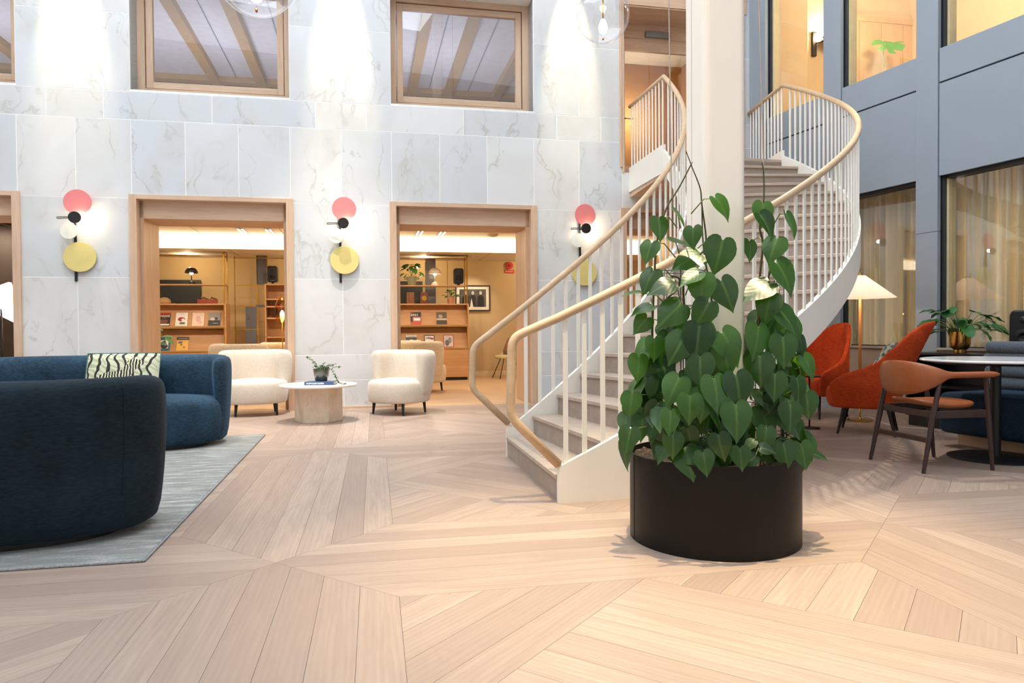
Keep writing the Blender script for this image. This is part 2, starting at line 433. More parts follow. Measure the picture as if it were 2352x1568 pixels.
MODX = [-8.5, -7.7, -7.07, -6.45, -5.83, -5.2, -4.58] + MOD + [4.09, 4.7, 5.3, S1]
EDGE = sorted({S0, S1, *[x for o in OPEN for x in o[:2]]})
CEN = EDGE + [-3.334, -.272, 2.861]
BAND = [S0, -7.4, -6.1, -4.88, -3.637, -3.022, -1.808, -.583, .042, 1.287, 2.548, 3.172, 4.4, S1]
ROWS = [(.03, .37, CEN), (.37, .69, EDGE), (.69, 1.65, CEN), (1.65, ZD, EDGE), (ZD, 3.54, MODX), (3.54, 3.872, BAND), (3.872, 4.80, CEN), (4.80, 6.2, CEN), (6.2, 7.6, MODX), (7.6, ZTOP, MODX)]
g = .0034
for z0, z1, js in ROWS:
    js = sorted(set(js))
    for a, b in zip(js, js[1:]):
        # cut by openings
        segs = [(a, b, z0, z1)]
        for o in OPEN:
            new = []
            for s_ in segs:
                if o[1] <= s_[0]+1e-4 or o[0] >= s_[1]-1e-4 or o[3] <= s_[2]+1e-4 or o[2] >= s_[3]-1e-4: new.append(s_); continue
                if o[0] > s_[0]+1e-3: new.append((s_[0], o[0], s_[2], s_[3]))
                if o[1] < s_[1]-1e-3: new.append((o[1], s_[1], s_[2], s_[3]))
                lo, hi = max(s_[0], o[0]), min(s_[1], o[1])
                if o[2] > s_[2]+.06: new.append((lo, hi, s_[2], o[2]))
                if o[3] < s_[3]-.06: new.append((lo, hi, o[3], s_[3]))
            segs = new
        for q in segs:
            MB().box(q[0]+g, q[1]-g, 0, .03, q[2]+g, q[3]-g).build('panel', MARBLE, wl, bevel=.0012, seg=1)
# marble reveals of the windows
for a, b in WINS.values():
    for s_ in (a, b):
        e = .02 if s_ == b else -.02
        MB().box(s_, s_+e, .03, .34, ZW0, ZW1).build('reveal', MARBLE, wl)
    MB().box(a, b, .0, .34, ZW0-.028, ZW0).build('sill_slab', mat('white_stone', (236, 236, 234), .4), wl)
bb = MB()
for a, b in ((S0, -5.83), (-3.956, -2.727), (-.897, .354), (2.234, 3.475), (5.3, S1)): bb.box(a, b, -.012, .02, 0, .028)
tag(bb.build('baseboard_left', OAK_H, frame=FL), kind='structure')
for nm, (a, b) in DOORS.items():
    r = struct(nm, None, FL); T = .055
    for s_, e in ((a, 1), (b, -1)):
        MB().box(s_-e*.03, s_+e*T, -.03, .10, 0, ZD+.045).build('trim_jamb', OAK_V, r, bevel=.002, seg=1)
        MB().box(s_+e*.02, s_+e*(T+.045), .10, .76, 0, ZD).build('jamb_lining', OAK_D, r, bevel=.002, seg=1)
    MB().box(a+T, b-T, -.03, .10, ZD-.01, ZD+.045).build('trim_head', OAK_H, r, bevel=.002, seg=1)
    MB().box(a+.02, b-.02, .10, .76, 2.375, ZD).build('head_board', OAK_H, r, bevel=.002, seg=1)
def window(nm, a, b, z0, z1, d=.30):
    r = struct(nm, None, FL)
    for s_, e in ((a, 1), (b, -1)):
        MB().box(s_, s_+e*.085, d, d+.10, z0, z1).build('frame_stile', OAK_V, r, bevel=.003, seg=1)
        MB().box(s_+e*.095, s_+e*.175, d+.02, d+.09, z0+.125, z1-.09).build('sash_stile', OAK_V, r, bevel=.004, seg=1)
    MB().box(a+.085, b-.085, d, d+.10, z0, z0+.115).build('frame_rail', OAK_H, r, bevel=.003, seg=1)
    MB().box(a+.085, b-.085, d, d+.10, z1-.08, z1).build('frame_rail', OAK_H, r, bevel=.003, seg=1)
    MB().box(a+.175, b-.175, d+.02, d+.09, z0+.125, z0+.205).build('sash_rail', OAK_H, r, bevel=.004, seg=1)
    MB().box(a+.175, b-.175, d+.02, d+.09, z1-.17, z1-.09).build('sash_rail', OAK_H, r, bevel=.004, seg=1)
    MB().box(a+.17, b-.17, d+.05, d+.056, z0+.2, z1-.165).build('pane', PANE_UP, r)
for nm, (a, b) in WINS.items(): window(nm, a, b, ZW0, ZW1)

# ---- upper landing door in the left wall
r = struct('door_5', 'oak glazed door at the head of the stair', FL)
MB().box(3.475, 3.50, -.02, .62, ZU0, ZW1).build('jamb_lining', OAK_V, r); MB().box(5.27, 5.3, -.02, .62, ZU0, ZW1).build('jamb_lining', OAK_V, r)
MB().box(3.44, 3.475, -.02, .05, 3.2, ZW1+.35).build('trim_jamb', OAK_V, r, bevel=.006)
MB().box(3.475, 5.33, -.02, .02, ZW1, ZW1+.35).build('trim_head', OAK_H, r)
MB().box(3.5, 5.27, .0, .62, ZW1-.02, ZW1).build('head_lining', OAK_H, r)
d0 = .52
MB().box(3.5, 3.62, d0, d0+.08, ZU0, ZW1-.02).build('frame_stile', OAK_V, r); MB().box(5.15, 5.27, d0, d0+.08, ZU0, ZW1-.02).build('frame_stile', OAK_V, r)
MB().box(3.62, 5.15, d0, d0+.08, ZW1-.22, ZW1-.02).build('frame_rail', OAK_H, r)
MB().box(3.62, 3.72, d0+.02, d0+.07, ZU0, ZW1-.22).build('door_stile', OAK_V, r); MB().box(5.05, 5.15, d0+.02, d0+.07, ZU0, ZW1-.22).build('door_stile', OAK_V, r)
MB().box(3.72, 5.05, d0+.02, d0+.07, ZW1-.40, ZW1-.22).build('door_rail', OAK_H, r); MB().box(3.72, 5.05, d0+.02, d0+.07, ZU0, ZU0+.22).build('door_rail', OAK_H, r)
MB().box(3.72, 5.05, d0+.04, d0+.046, ZU0+.22, ZW1-.40).build('pane', PANE, r)
MB().box(4.02, 4.40, d0-.05, d0+.02, ZW1-.21, ZW1-.12).build('closer', mat('grey_metal', (150, 150, 150), .4, .6), r, bevel=.008)
hd = MB().tube([(3.69, d0+.02, 4.02), (3.69, d0-.04, 4.02), (3.82, d0-.04, 4.02)], .010).build('handle', mat('steel', (190, 190, 190), .25, 1), r, smooth=True)

# ---- rooms behind the upper windows
r = struct('ceiling_upper', None, FL)
MB().box(S0, S1+.2, .36, 5.2, 5.62, 5.72).build('slab', mat('office_ceiling', (214, 214, 220), .8), r)
TAN = mat('tan_beam', (176, 142, 92), .6)
for s_ in (-6.9, -5.6, -4.35, -2.62, -1.82, -.95, .05, .93, 1.62, 2.55, 3.4):
    MB().box(s_-.08, s_+.08, .40, 5.0, 5.50, 5.62).build('beam', TAN, r)
for d_ in (.9, 4.6): MB().box(S0, S1, d_-.09, d_+.09, 5.52, 5.62).build('cross_beam', TAN, r)
for s_ in (-2.25, -1.3, .5, 1.25, 2.0):
    MB().box(s_-.006, s_+.006, .4, 5.0, 5.606, 5.62).build('joint', mat('ceil_joint', (130, 130, 140), .8), r)
r = struct('wall_upper_back', None, FL); MB().box(S0, S1+.2, 5.0, 5.1, 3.0, 5.7).build('plaster', mat('office_back', (128, 100, 74), .8), r)
for a, b in ((-2.9, -2.35), (-2.2, -1.65), (-4.2, -3.7), (1.15, 1.75)): MB().box(a, b, 4.85, 4.99, 5.16, 5.38).build('grille', mat('grille_white', (205, 205, 208), .6), r)
r = struct('floor_upper', None, FL); MB().box(S0, S1+1, .30, 5.1, 2.95, 3.12).build('slab', mat('office_floor', (150, 130, 110), .8), r)
for s_ in (-5.2, -2.2, 1.0): light('POINT', 'office_fill', PL(s_, 2.6, 4.1), 62, (.88, .90, 1.0), shadow_soft_size=.4)  # unseen cool fill kept below sill sight, added to brighten the upper ceilings
light('POINT', 'landing_lamp', PL(4.5, 2.2, 4.6), 35, WARM, shadow_soft_size=.3)
r = struct('wall_landing_room', None, FL); MB().box(3.3, 5.62, 2.6, 2.7, 3.0, 5.7).build('plaster', mat('warm_partition', (176, 132, 86), .8), r); MB().box(5.55, 5.62, .34, 2.7, 3.0, 5.7).build('end_plaster', mat('warm_partition', (176, 132, 86), .8), r)
r = struct('wall_upper_side', None, FL); MB().box(3.2, 3.3, .62, 5.0, 3.12, 5.62).build('plaster', mat('warm_partition', (176, 132, 86), .8), r)

# ---- lobby behind the portals
r = struct('floor_lobby', None, FL)
mb = MB()
for k in range(46):
    a = .02 + k*.15
    for q in range(-5, 4):
        x = q*2.2 + (k % 3)*.7; mb.box(x+.001, x+2.199, a+.001, a+.149, -.014, .0)
me_o = mb.build('plank_field', wood('lobby_oak', (214, 182, 146), (182, 146, 110), .4, 'X', 1, 0), r); me_o['kind'] = 'stuff'
r = struct('ceiling_lobby', None, FL)
MB().box(S0-2, S1+.9, .74, 4.3, 2.735, 2.80).build('ceiling_front', WHITE_CEIL, r); MB().box(S0-2, S1+.9, 4.3, 6.7, 2.47, 2.80).build('ceiling_rear', WHITE_CEIL, r)
for k in range(-8, 6): MB().box(k*1.2-.004, k*1.2+.004, .78, 6.2, 2.4685, 2.4702).build('tile_joint', mat('tile_joint', (150, 130, 104), .8), r)
r = struct('wall_back', 'beige plaster back wall of the lobby', FL)
MB().box(S0-2, S1+.9, 6.0, 6.1, 0, 2.8).build('plaster', BEIGE, r); MB().box(S0-2, S1+.9, 5.985, 6.0, 0, .09).build('skirting', mat('skirting', (214, 196, 160), .6), r)
r = struct('wall_lobby_right', None, FL); MB().box(S1+.4, S1+.5, .3, 6.1, 0, 2.8).build('plaster', BEIGE, r)
r = struct('wall_lobby_left', None, FL); MB().box(S0-1.6, S0-1.5, .3, 6.1, 0, 2.8).build('plaster', BEIGE, r)
r = struct('wall_partition', 'dark brown partition seen through the outermost portal', FL); MB().box(-8.4, -4.95, 3.2, 3.3, 0, 2.735).build('plaster', DARKBROWN, r)
rn = struct('wall_niche', None, FL)
for a, b in ((-4.7, -3.21), (.30, 1.20)): MB().box(a, b, 5.92, 5.98, 1.2, 2.02).build('dark_panel', mat('dark_slate', (40, 44, 46), .5), rn)
cl = MB().box(S0-1, S1+.4, 4.22, 4.28, 2.49, 2.71).build('glowing_fascia', emis('cove_glow', (1.0, .82, .56), 4.2), frame=FL)  # white fascia lit from a cove; that light is built in as emission
tag(cl, 'long lobby ceiling fascia with its cove light built in as glow', 'light')
for a, b in ((-1.0, -.55), (-.35, .1), (1.0, 1.35), (1.9, 2.2), (-4.9, -4.4)): pass
for s_ in (-5.6, -3.3, -1.0, 1.2, 3.6):
    light('SPOT', 'lobby_lamp', PL(s_, 2.6, 2.70), 75, WARM2, target=PL(s_, 2.9, 0), spot_size=math.radians(165), spot_blend=.5, shadow_soft_size=.05)
    light('POINT', 'lobby_rear_lamp', PL(s_, 5.3, 2.42), 14, WARM, shadow_soft_size=.025)
# ---- right wall: painted blue-grey facade with glazing on two floors
UW = [(-8.13, -7.077), (-6.796, -5.759), (-5.496, -4.35)]
UZ0, UZ1, LZ0, LZ1 = 3.865, 5.9, .76, 2.555
OPR = [(a, b, UZ0, UZ1) for a, b in UW] + [(a, b, LZ0, LZ1) for a, b in UW]
RS0, RS1 = -8.466, 3.0
ss = sorted({RS0, RS1, *[x for o in OPR for x in o[:2]]}); zs = [0, LZ0, LZ1, UZ0, UZ1, ZTOP]
mb = MB()
for a, b, c, d in cells(ss, zs, OPR): mb.box(a, b, .012, .20, c, d)
wr = mb.build('wall_right', BLACKGAP, frame=FR); tag(wr, 'blue-grey panelled facade wall with tall glazing', kind='structure')
COLS = [(RS0, -8.13), (-7.077, -6.796), (-5.759, -5.496), (-4.35, -4.08)]
for a, b in COLS:
    MB().box(a+.002, b-.002, -.035, .02, 0, 1.98).build('pier_cladding', BLUEGREY, wr, bevel=.003, seg=1)
    MB().box(a+.002, b-.002, -.035, .02, 1.983, ZTOP).build('pier_cladding', BLUEGREY, wr, bevel=.003, seg=1)
for a, b in UW + [(-4.08, RS1)]:
    MB().box(a+.004, b-.004, -.02, .02, LZ1, 3.505).build('panel', BLUEGREY, wr, bevel=.002, seg=1)
    MB().box(a+.004, b-.004, -.02, .02, 3.522, UZ0).build('panel', BLUEGREY, wr, bevel=.002, seg=1)
    MB().box(a+.004, b-.004, -.02, .02, UZ1, ZTOP).build('panel', BLUEGREY, wr, bevel=.002, seg=1)
    MB().box(a+.004, b-.004, -.02, .02, .06, LZ0-.012).build('apron_panel', mat('bluegrey_warm_lit', (176, 166, 152), .5), wr, bevel=.002, seg=1)  # warm light on the lower wall is put into this beige-grey colour
    MB().box(a+.004, b-.004, -.045, .05, LZ0-.012, LZ0+.012).build('sill', mat('bluegrey_warm_lit', (176, 166, 152), .5), wr, bevel=.002, seg=1)
MB().box(-4.08, RS1, -.02, .02, LZ0, LZ1).build('panel', BLUEGREY, wr)
tag(MB().box(RS0, RS1, -.03, .02, 0, .055).build('baseboard_right', mat('bluegrey_warm_lit', (176, 166, 152), .5), frame=FR), kind='structure')  # baseboard shares the colour with warm light painted in
ALU = mat('dark_frame', (52, 54, 58), .45); GASK = mat('cream_gasket', (214, 200, 160), .6)
for k, (a, b) in enumerate(UW):
    for nm, z0, z1 in ((f'window_{4+k}', UZ0, UZ1), (f'window_{7+k}', LZ0+.012, LZ1)):
        r = struct(nm, None, FR)
        MB().box(a, a+.03, .03, .16, z0, z1).build('frame_stile', ALU, r); MB().box(a+.03, a+.055, .06, .16, z0, z1).build('gasket', GASK, r)
        MB().box(b-.03, b, .03, .16, z0, z1).build('frame_stile', ALU, r)
        MB().box(a+.03, b-.03, .05, .16, z1-.03, z1).build('frame_rail', ALU, r); MB().box(a+.03, b-.03, .08, .16, z0, z0+.012).build('frame_rail', ALU, r)
        MB().box(a+.03, b-.03, .10, .106, z0, z1).build('pane', PANE, r)
# room behind, lower floor
r = struct('wall_right_inner', None, FR)
MB().box(RS0, -3.2, 2.6, 2.7, 0, 2.9).build('plaster', BEIGE, r); MB().box(-8.35, -8.3, .2, 2.6, 0, 2.9).build('end_plaster', BEIGE, r); MB().box(-3.3, -3.2, .2, 2.6, 0, 2.9).build('end_plaster', BEIGE, r)
r = struct('ceiling_right_inner', None, FR); MB().box(RS0, -3.2, .2, 2.7, 2.85, 3.05).build('slab', WHITE_CEIL, r)
r = struct('floor_right_inner', None, FR); MB().box(RS0, -3.2, .2, 2.7, -.05, 0.0).build('slab', BEIGE, r)
def m_curtain():
    t = NT('curtain_linen'); v = t.coords('Object', (300, 300, 40)); nz = t.noise(v, 1.5, 2)
    t.set(color=t.ramp(nz, [(.3, srgb(206, 196, 168)), (.7, srgb(216, 207, 182))]), rough=.9)
    tl = t.n('BsdfTranslucent'); tl.inputs[0].default_value = srgb(212, 200, 168); mx = t.n('MixShader'); mx.inputs[0].default_value = .22
    t.l(t.b.outputs[0], mx.inputs[1]); t.l(tl.outputs[0], mx.inputs[2]); t.l(mx.outputs[0], t.out.inputs[0]); return t.m
CURT = m_curtain()
for k, (a, b) in enumerate(UW):
    nf = 15
    def cf(u, v, a=a, b=b, k=k):
        s_ = a-.1 + (b-a+.2)*u; ph = u*nf*2*PI
        z = .05 + 2.72*v; am = .055*(1-.15*v)*(1+.3*math.sin(u*23+k))
        return (s_ + .012*math.sin(ph*.5+k), .33 + am*math.sin(ph + .5*math.sin(u*17+k)) , z)
    c = MB().grid(cf, nf*9, 5).build('curtain', CURT, frame=FR, smooth=True, solid=.003)
    tag(c, ['beige pleated curtain behind the glazing hidden by the stair', 'beige pleated curtain behind the glazing beside the conical floor lamp', 'beige pleated curtain behind the glazing above the brass plant pot'][k], 'curtain', 'floor length linen curtains')
light('POINT', 'inner_room_lamp', PR(-4.7, 1.1, 1.7), 300, (1, .92, .76), shadow_soft_size=.3)
light('POINT', 'inner_room_lamp_far', PR(-6.6, 1.2, 1.0), 200, (1, .92, .78), shadow_soft_size=.3)
# room behind, upper floor: its end wall runs on in the line of the marble wall
PALEWOOD = wood('pale_wood_panel', (226, 194, 152), (208, 172, 130), .5, 'Z', .8)
r = struct('wall_upper_right', 'pale wood panelled end wall of the upper room', FL)
for k in range(9):
    a = 7.36 + k*.40; MB().box(a+.003, a+.397, .80, .84, 3.1, 5.86).build('plank_panel', PALEWOOD, r)
MB().box(7.36, 11.2, .78, .86, 5.86, 5.95).build('head_rail', PALEWOOD, r); MB().box(7.36, 11.2, .84, .9, 3.0, 6.6).build('plaster', CREAM, r)
MB().box(5.5, 7.36, .78, .88, 3.0, 6.6).build('lamp_plaster', CREAM, r); MB().box(7.34, 7.36, .70, .88, 3.0, 6.6).build('return_plaster', CREAM, r)
r = struct('wall_upper_right_inner', None, FR)
MB().box(RS0-1.0, 1.5, 3.4, 3.5, 3.0, 6.7).build('plaster', CREAM, r); MB().box(RS0-.06, RS0, .2, 1.0, 3.0, 6.7).build('corner_plaster', CREAM, r)
MB().box(-5.2, -2.5, 1.5, 1.58, 3.1, 4.62).build('parapet', PALEWOOD, r); MB().box(-5.2, -2.5, 1.46, 1.62, 4.62, 4.66).build('parapet_rail', PALEWOOD, r)
r = struct('ceiling_upper_right', None, FR); MB().box(RS0-1, 1.5, .2, 3.5, 6.45, 6.55).build('slab', CREAM, r)
r = struct('floor_upper_right', None, FR); MB().box(RS0-1, 1.5, .2, 3.5, 3.0, 3.08).build('slab', BEIGE, r)
light('POINT', 'upper_room_lamp', PR(-6.6, 1.8, 6.0), 100, WARM, shadow_soft_size=.2)
light('POINT', 'upper_room_lamp', PR(-4.4, 1.5, 6.0), 90, WARM2, shadow_soft_size=.2)

# ---- the rest of the atrium, behind and beside the camera
PLASTER = mat('white_plaster', (228, 226, 222), .8)
r = struct('wall_rear', None); MB().box(-9, 8.5, -4.7, -4.5, 0, ZTOP).build('plaster', PLASTER, r)
r = struct('wall_far_left', None); MB().box(-8.7, -8.5, -4.7, 9, 0, ZTOP).build('plaster', PLASTER, r)

# ---- round-edged column rising out of the planter
pc = V((.980, 3.47, 0)); a2 = .108; rr = .035; poly = []
for cx_, cy_, st in ((1, 1, 0), (-1, 1, 90), (-1, -1, 180), (1, -1, 270)):
    for k in range(7):
        an = math.radians(st + k*15); poly.append((cx_*(a2-rr)+rr*math.cos(an), cy_*(a2-rr)+rr*math.sin(an)))
COLM = mat('column_paint', (240, 234, 227), .5, vary=.02, scale=3)
co = thing('column', 'white square column with rounded corners rising from the planter', None, tuple(pc), ANG_L); co['kind'] = 'structure'
MB().prism(poly, .30, ZTOP).build('shaft', COLM, co, bevel=0)
MB().box(-a2-.0006, -a2, .02, .024, .3, ZTOP).build('seam', mat('seam_grey', (176, 168, 160), .6), co)

# ================================================================== STAIR
CX, CY, RI, RO = -.516, 7.95, 2.366, 3.916
T0, T1 = math.radians(-78.4), math.radians(12.3); NR = 19; LAND = 3.03; RISE = LAND/NR; DT = (T1-T0)/(NR-1)
def zn(t): return 2.644 + 1.812*t
def zr(t): return 3.544 + 1.812*t
def pol(r, t, z): return (CX + r*math.cos(t), CY + r*math.sin(t), z)
WSTEEL = mat('white_steel', (240, 236, 228), .35, vary=.015, scale=4)
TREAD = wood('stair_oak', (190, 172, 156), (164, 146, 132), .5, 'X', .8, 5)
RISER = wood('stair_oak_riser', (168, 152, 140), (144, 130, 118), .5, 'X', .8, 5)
RAIL = wood('rail_oak', (212, 182, 148), (190, 158, 124), .4, 'X', .6, 0)
sr = thing('curved_staircase', 'white steel curved staircase with pale oak treads and slim balusters', 'staircase', (0, 0, 0))
def arcslab(r0, r1, ta, tb, z0, z1, n=4):
    poly = [pol(r1, ta + (tb-ta)*k/n, 0)[:2] for k in range(n+1)] + [pol(r0, tb - (tb-ta)*k/n, 0)[:2] for k in range(n+1)]
    return MB().prism(poly, z0, z1)
for i in range(1, NR):
    t = T0 + (i-1)*DT; z = i*RISE; no = .018/3.1
    arcslab(RI+.02, RO-.02, t-no, t+DT+.004, z-.03, z).build('tread', TREAD, sr, bevel=.004, seg=1)
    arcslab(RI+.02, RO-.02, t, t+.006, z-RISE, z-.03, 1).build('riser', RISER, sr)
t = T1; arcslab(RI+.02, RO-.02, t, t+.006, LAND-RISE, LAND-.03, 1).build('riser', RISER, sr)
SK = mat('dark_inlay', (120, 112, 104), .6)
mb = MB()
for k in range(22):
    r_ = RI+.12 + k*.063; a = pol(r_, T0+.010, RISE+.0005); b = pol(r_, T0+.026, RISE+.0005); mb.bar(a, b, .012, .001)
mb.build('grip_strip', SK, sr)['kind'] = 'stuff'
def stringer(r, th, name):
    n = 60; vs = []; fs = []
    for k in range(n+1):
        t = T0 - .004 + (T1-T0+.008)*k/n; f = (t-math.radians(-66))/math.radians(9); f = max(0, min(1, f))
        top = zn(t) + .05; bot = max(0.0, (zn(t)-.22)*f*f*(3-2*f)); bot = 0.0 if f <= 0 else bot
        for rr_, zz in ((r-th/2, bot), (r+th/2, bot), (r+th/2, top), (r-th/2, top)): vs.append(pol(rr_, t, zz))
    for k in range(n):
        for j in range(4): fs.append((k*4+j, k*4+(j+1) % 4, (k+1)*4+(j+1) % 4, (k+1)*4+j))
    fs += [(3, 2, 1, 0), (n*4, n*4+1, n*4+2, n*4+3)]
    return MB().add(vs, fs).build(name, WSTEEL, sr, smooth=True, auto=.5)
stringer(RI, .035, 'stringer'); stringer(RO, .035, 'stringer')
n = 50
def sof(u, v):
    t = math.radians(-57) + (T1-math.radians(-57))*u; return pol(RI+(RO-RI)*v, t, zn(t)-.215)
MB().grid(sof, n, 2).build('soffit', WSTEEL, sr, smooth=True)
# landing
Pi, Po = V(pol(RI, T1, 0)), V(pol(RO, T1, 0))
def at_wall(px): r_ = ray(px, 300); k = (DL-.002)/(r_.x*nL.x+r_.y*nL.y); return V((r_.x*k, r_.y*k, 0))
Wi, Wo = at_wall(1447), at_wall(1720)
MB().prism([Pi[:2], Po[:2], Wo[:2], Wi[:2]], LAND-.20, LAND).build('landing', TREAD, sr)
for A, B in ((Pi, Wi), (Po, Wo)):
    d = (B-A).normalized(); MB().bar(A+V((0, 0, 2.98)), B+V((0, 0, 3.03)), .035, .33).build('landing_fascia', WSTEEL, sr)
MB().prism([Pi[:2], Po[:2], Wo[:2], Wi[:2]], LAND-.235, LAND-.2).build('landing_soffit', OAK_H, sr)
# balusters
def baluster(p0, z1, tx, ty):
    """flat upright bar, broad face along the run"""
    h = z1-p0[2]; a = math.atan2(ty, tx)
    m_ = M.Translation(p0) @ M.Rotation(a, 4, 'Z')
    return MB(m_).box(-.0135, .0135, -.006, .006, 0, h).build('baluster', WSTEEL, sr)
k = 0
for r_, ta, step in ((RI, math.radians(-74.7), math.radians(2.80)), (RO, math.radians(-77.9), math.radians(1.66))):
    t = ta
    while t < T1-.01:
        x, y, _ = pol(r_, t, 0); baluster((x, y, zn(t)+.04), zr(t)-.01, -math.sin(t), math.cos(t)); t += step
ZRL = zr(T1)
for A, B, nb in ((Pi, Wi, 11), (Po, Wo, 11)):
    d = (B-A); 
    for k in range(nb):
        p = A + d*((k+.35)/nb); baluster((p.x, p.y, 3.1), ZRL-.01 + .10*(k+.35)/nb, d.x, d.y)
# handrails
def handrail(r, ends, W_, name):
    pts = [V(e) for e in ends]
    t = T0-.004
    while t < T1: pts.append(V(pol(r, t, zr(t)))); t += .02
    pts.append(V(pol(r, T1, ZRL)))
    MB().tube(pts + [W_ + V((0, 0, ZRL+.10))], .026, 12).build(name, RAIL, sr, smooth=True)
def bend(pts, r=.06, n=5):
    """round the corners of a polyline"""
    pts = [V(p) for p in pts]; out = [pts[0]]
    for i in range(1, len(pts)-1):
        a, b, c = pts[i-1], pts[i], pts[i+1]; d1 = (a-b).normalized(); d2 = (c-b).normalized()
        q = min(r, (a-b).length*.45, (c-b).length*.45); p, s_ = b+d1*q, b+d2*q
        for k in range(n+1): u = k/n; out.append(p*(1-u)**2 + b*2*u*(1-u) + s_*u*u)
    return out + [pts[-1]]
for r_, pA, pB, pE, W_ in ((RO, (1176, 776), (1172, 957), (1283, 1070), Wo), (RI, (1086, 797), (1084, 892), (1168, 972), Wi)):
    s0 = V(pol(r_, T0, 0)); tan = V((math.sin(T0), -math.cos(T0), 0)); Y = (s0+tan*.27).y
    A = ony(*pA, Y); B = ony(*pB, Y); E_ = ony(*pE, s0.y); E_.z = max(E_.z, .22)
    handrail(r_, bend([E_, B, A, V(pol(r_, T0-.004, zr(T0)-.005)), V(pol(r_, T0+.03, zr(T0+.03)))])[:-6], W_, 'handrail')
    MB().tube([E_, E_ + V((.03, 0, -.02))], .012, 8).build('rail_bracket', WSTEEL, sr, smooth=True)
# ================================================================== FURNITURE ON THE LEFT
def m_velvet(name, c_dark, c_light, sheen=.6, stretch=(1.2, 1.2, 1.0), nscale=2.2):
    t = NT(name); v = t.coords('Object', stretch, 11.0); a = t.noise(v, nscale, 5, .6, .4)
    v2 = t.coords('Object', (26, 26, 90), 3.0); b = t.noise(v2, 1.3, 3, .6)
    lw = t.n('LayerWeight'); lw.inputs['Blend'].default_value = .35
    g = t.mix(.45, a, b); base = t.ramp(g, [(.38, srgb(*c_dark)), (.62, srgb(*c_light))])
    t.set(color=base, rough=.85, sheen=sheen, sheenr=.35, spec=.2); t.b.inputs['Sheen Tint'].default_value = srgb(*[min(255, int(x*1.5+20)) for x in c_light])
    t.bump(b, .12, .003); return t.m
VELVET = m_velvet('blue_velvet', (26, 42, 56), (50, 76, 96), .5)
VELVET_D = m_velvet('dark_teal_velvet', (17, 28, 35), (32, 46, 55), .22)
def m_boucle(name, c1, c2, sc=150, st=.6):
    t = NT(name); v = t.coords('Object'); vo = t.n('TexVoronoi'); t.l(v, vo.inputs['Vector']); vo.inputs['Scale'].default_value = sc
    nz = t.noise(v, sc*.4, 3, .6); h = t.mix(.5, vo.outputs['Distance'], nz)
    t.set(color=t.ramp(h, [(.2, srgb(*c1)), (.6, srgb(*c2))]), rough=.95, sheen=.4, spec=.15); t.bump(h, st, .006); return t.m
BOUCLE = m_boucle('ivory_boucle', (204, 190, 173), (222, 210, 195))
SHAG = m_boucle('shaggy_wool', (206, 178, 138), (238, 220, 186), 70, 1.0)
BLACKWOOD = mat('black_wood', (26, 22, 22), .45)

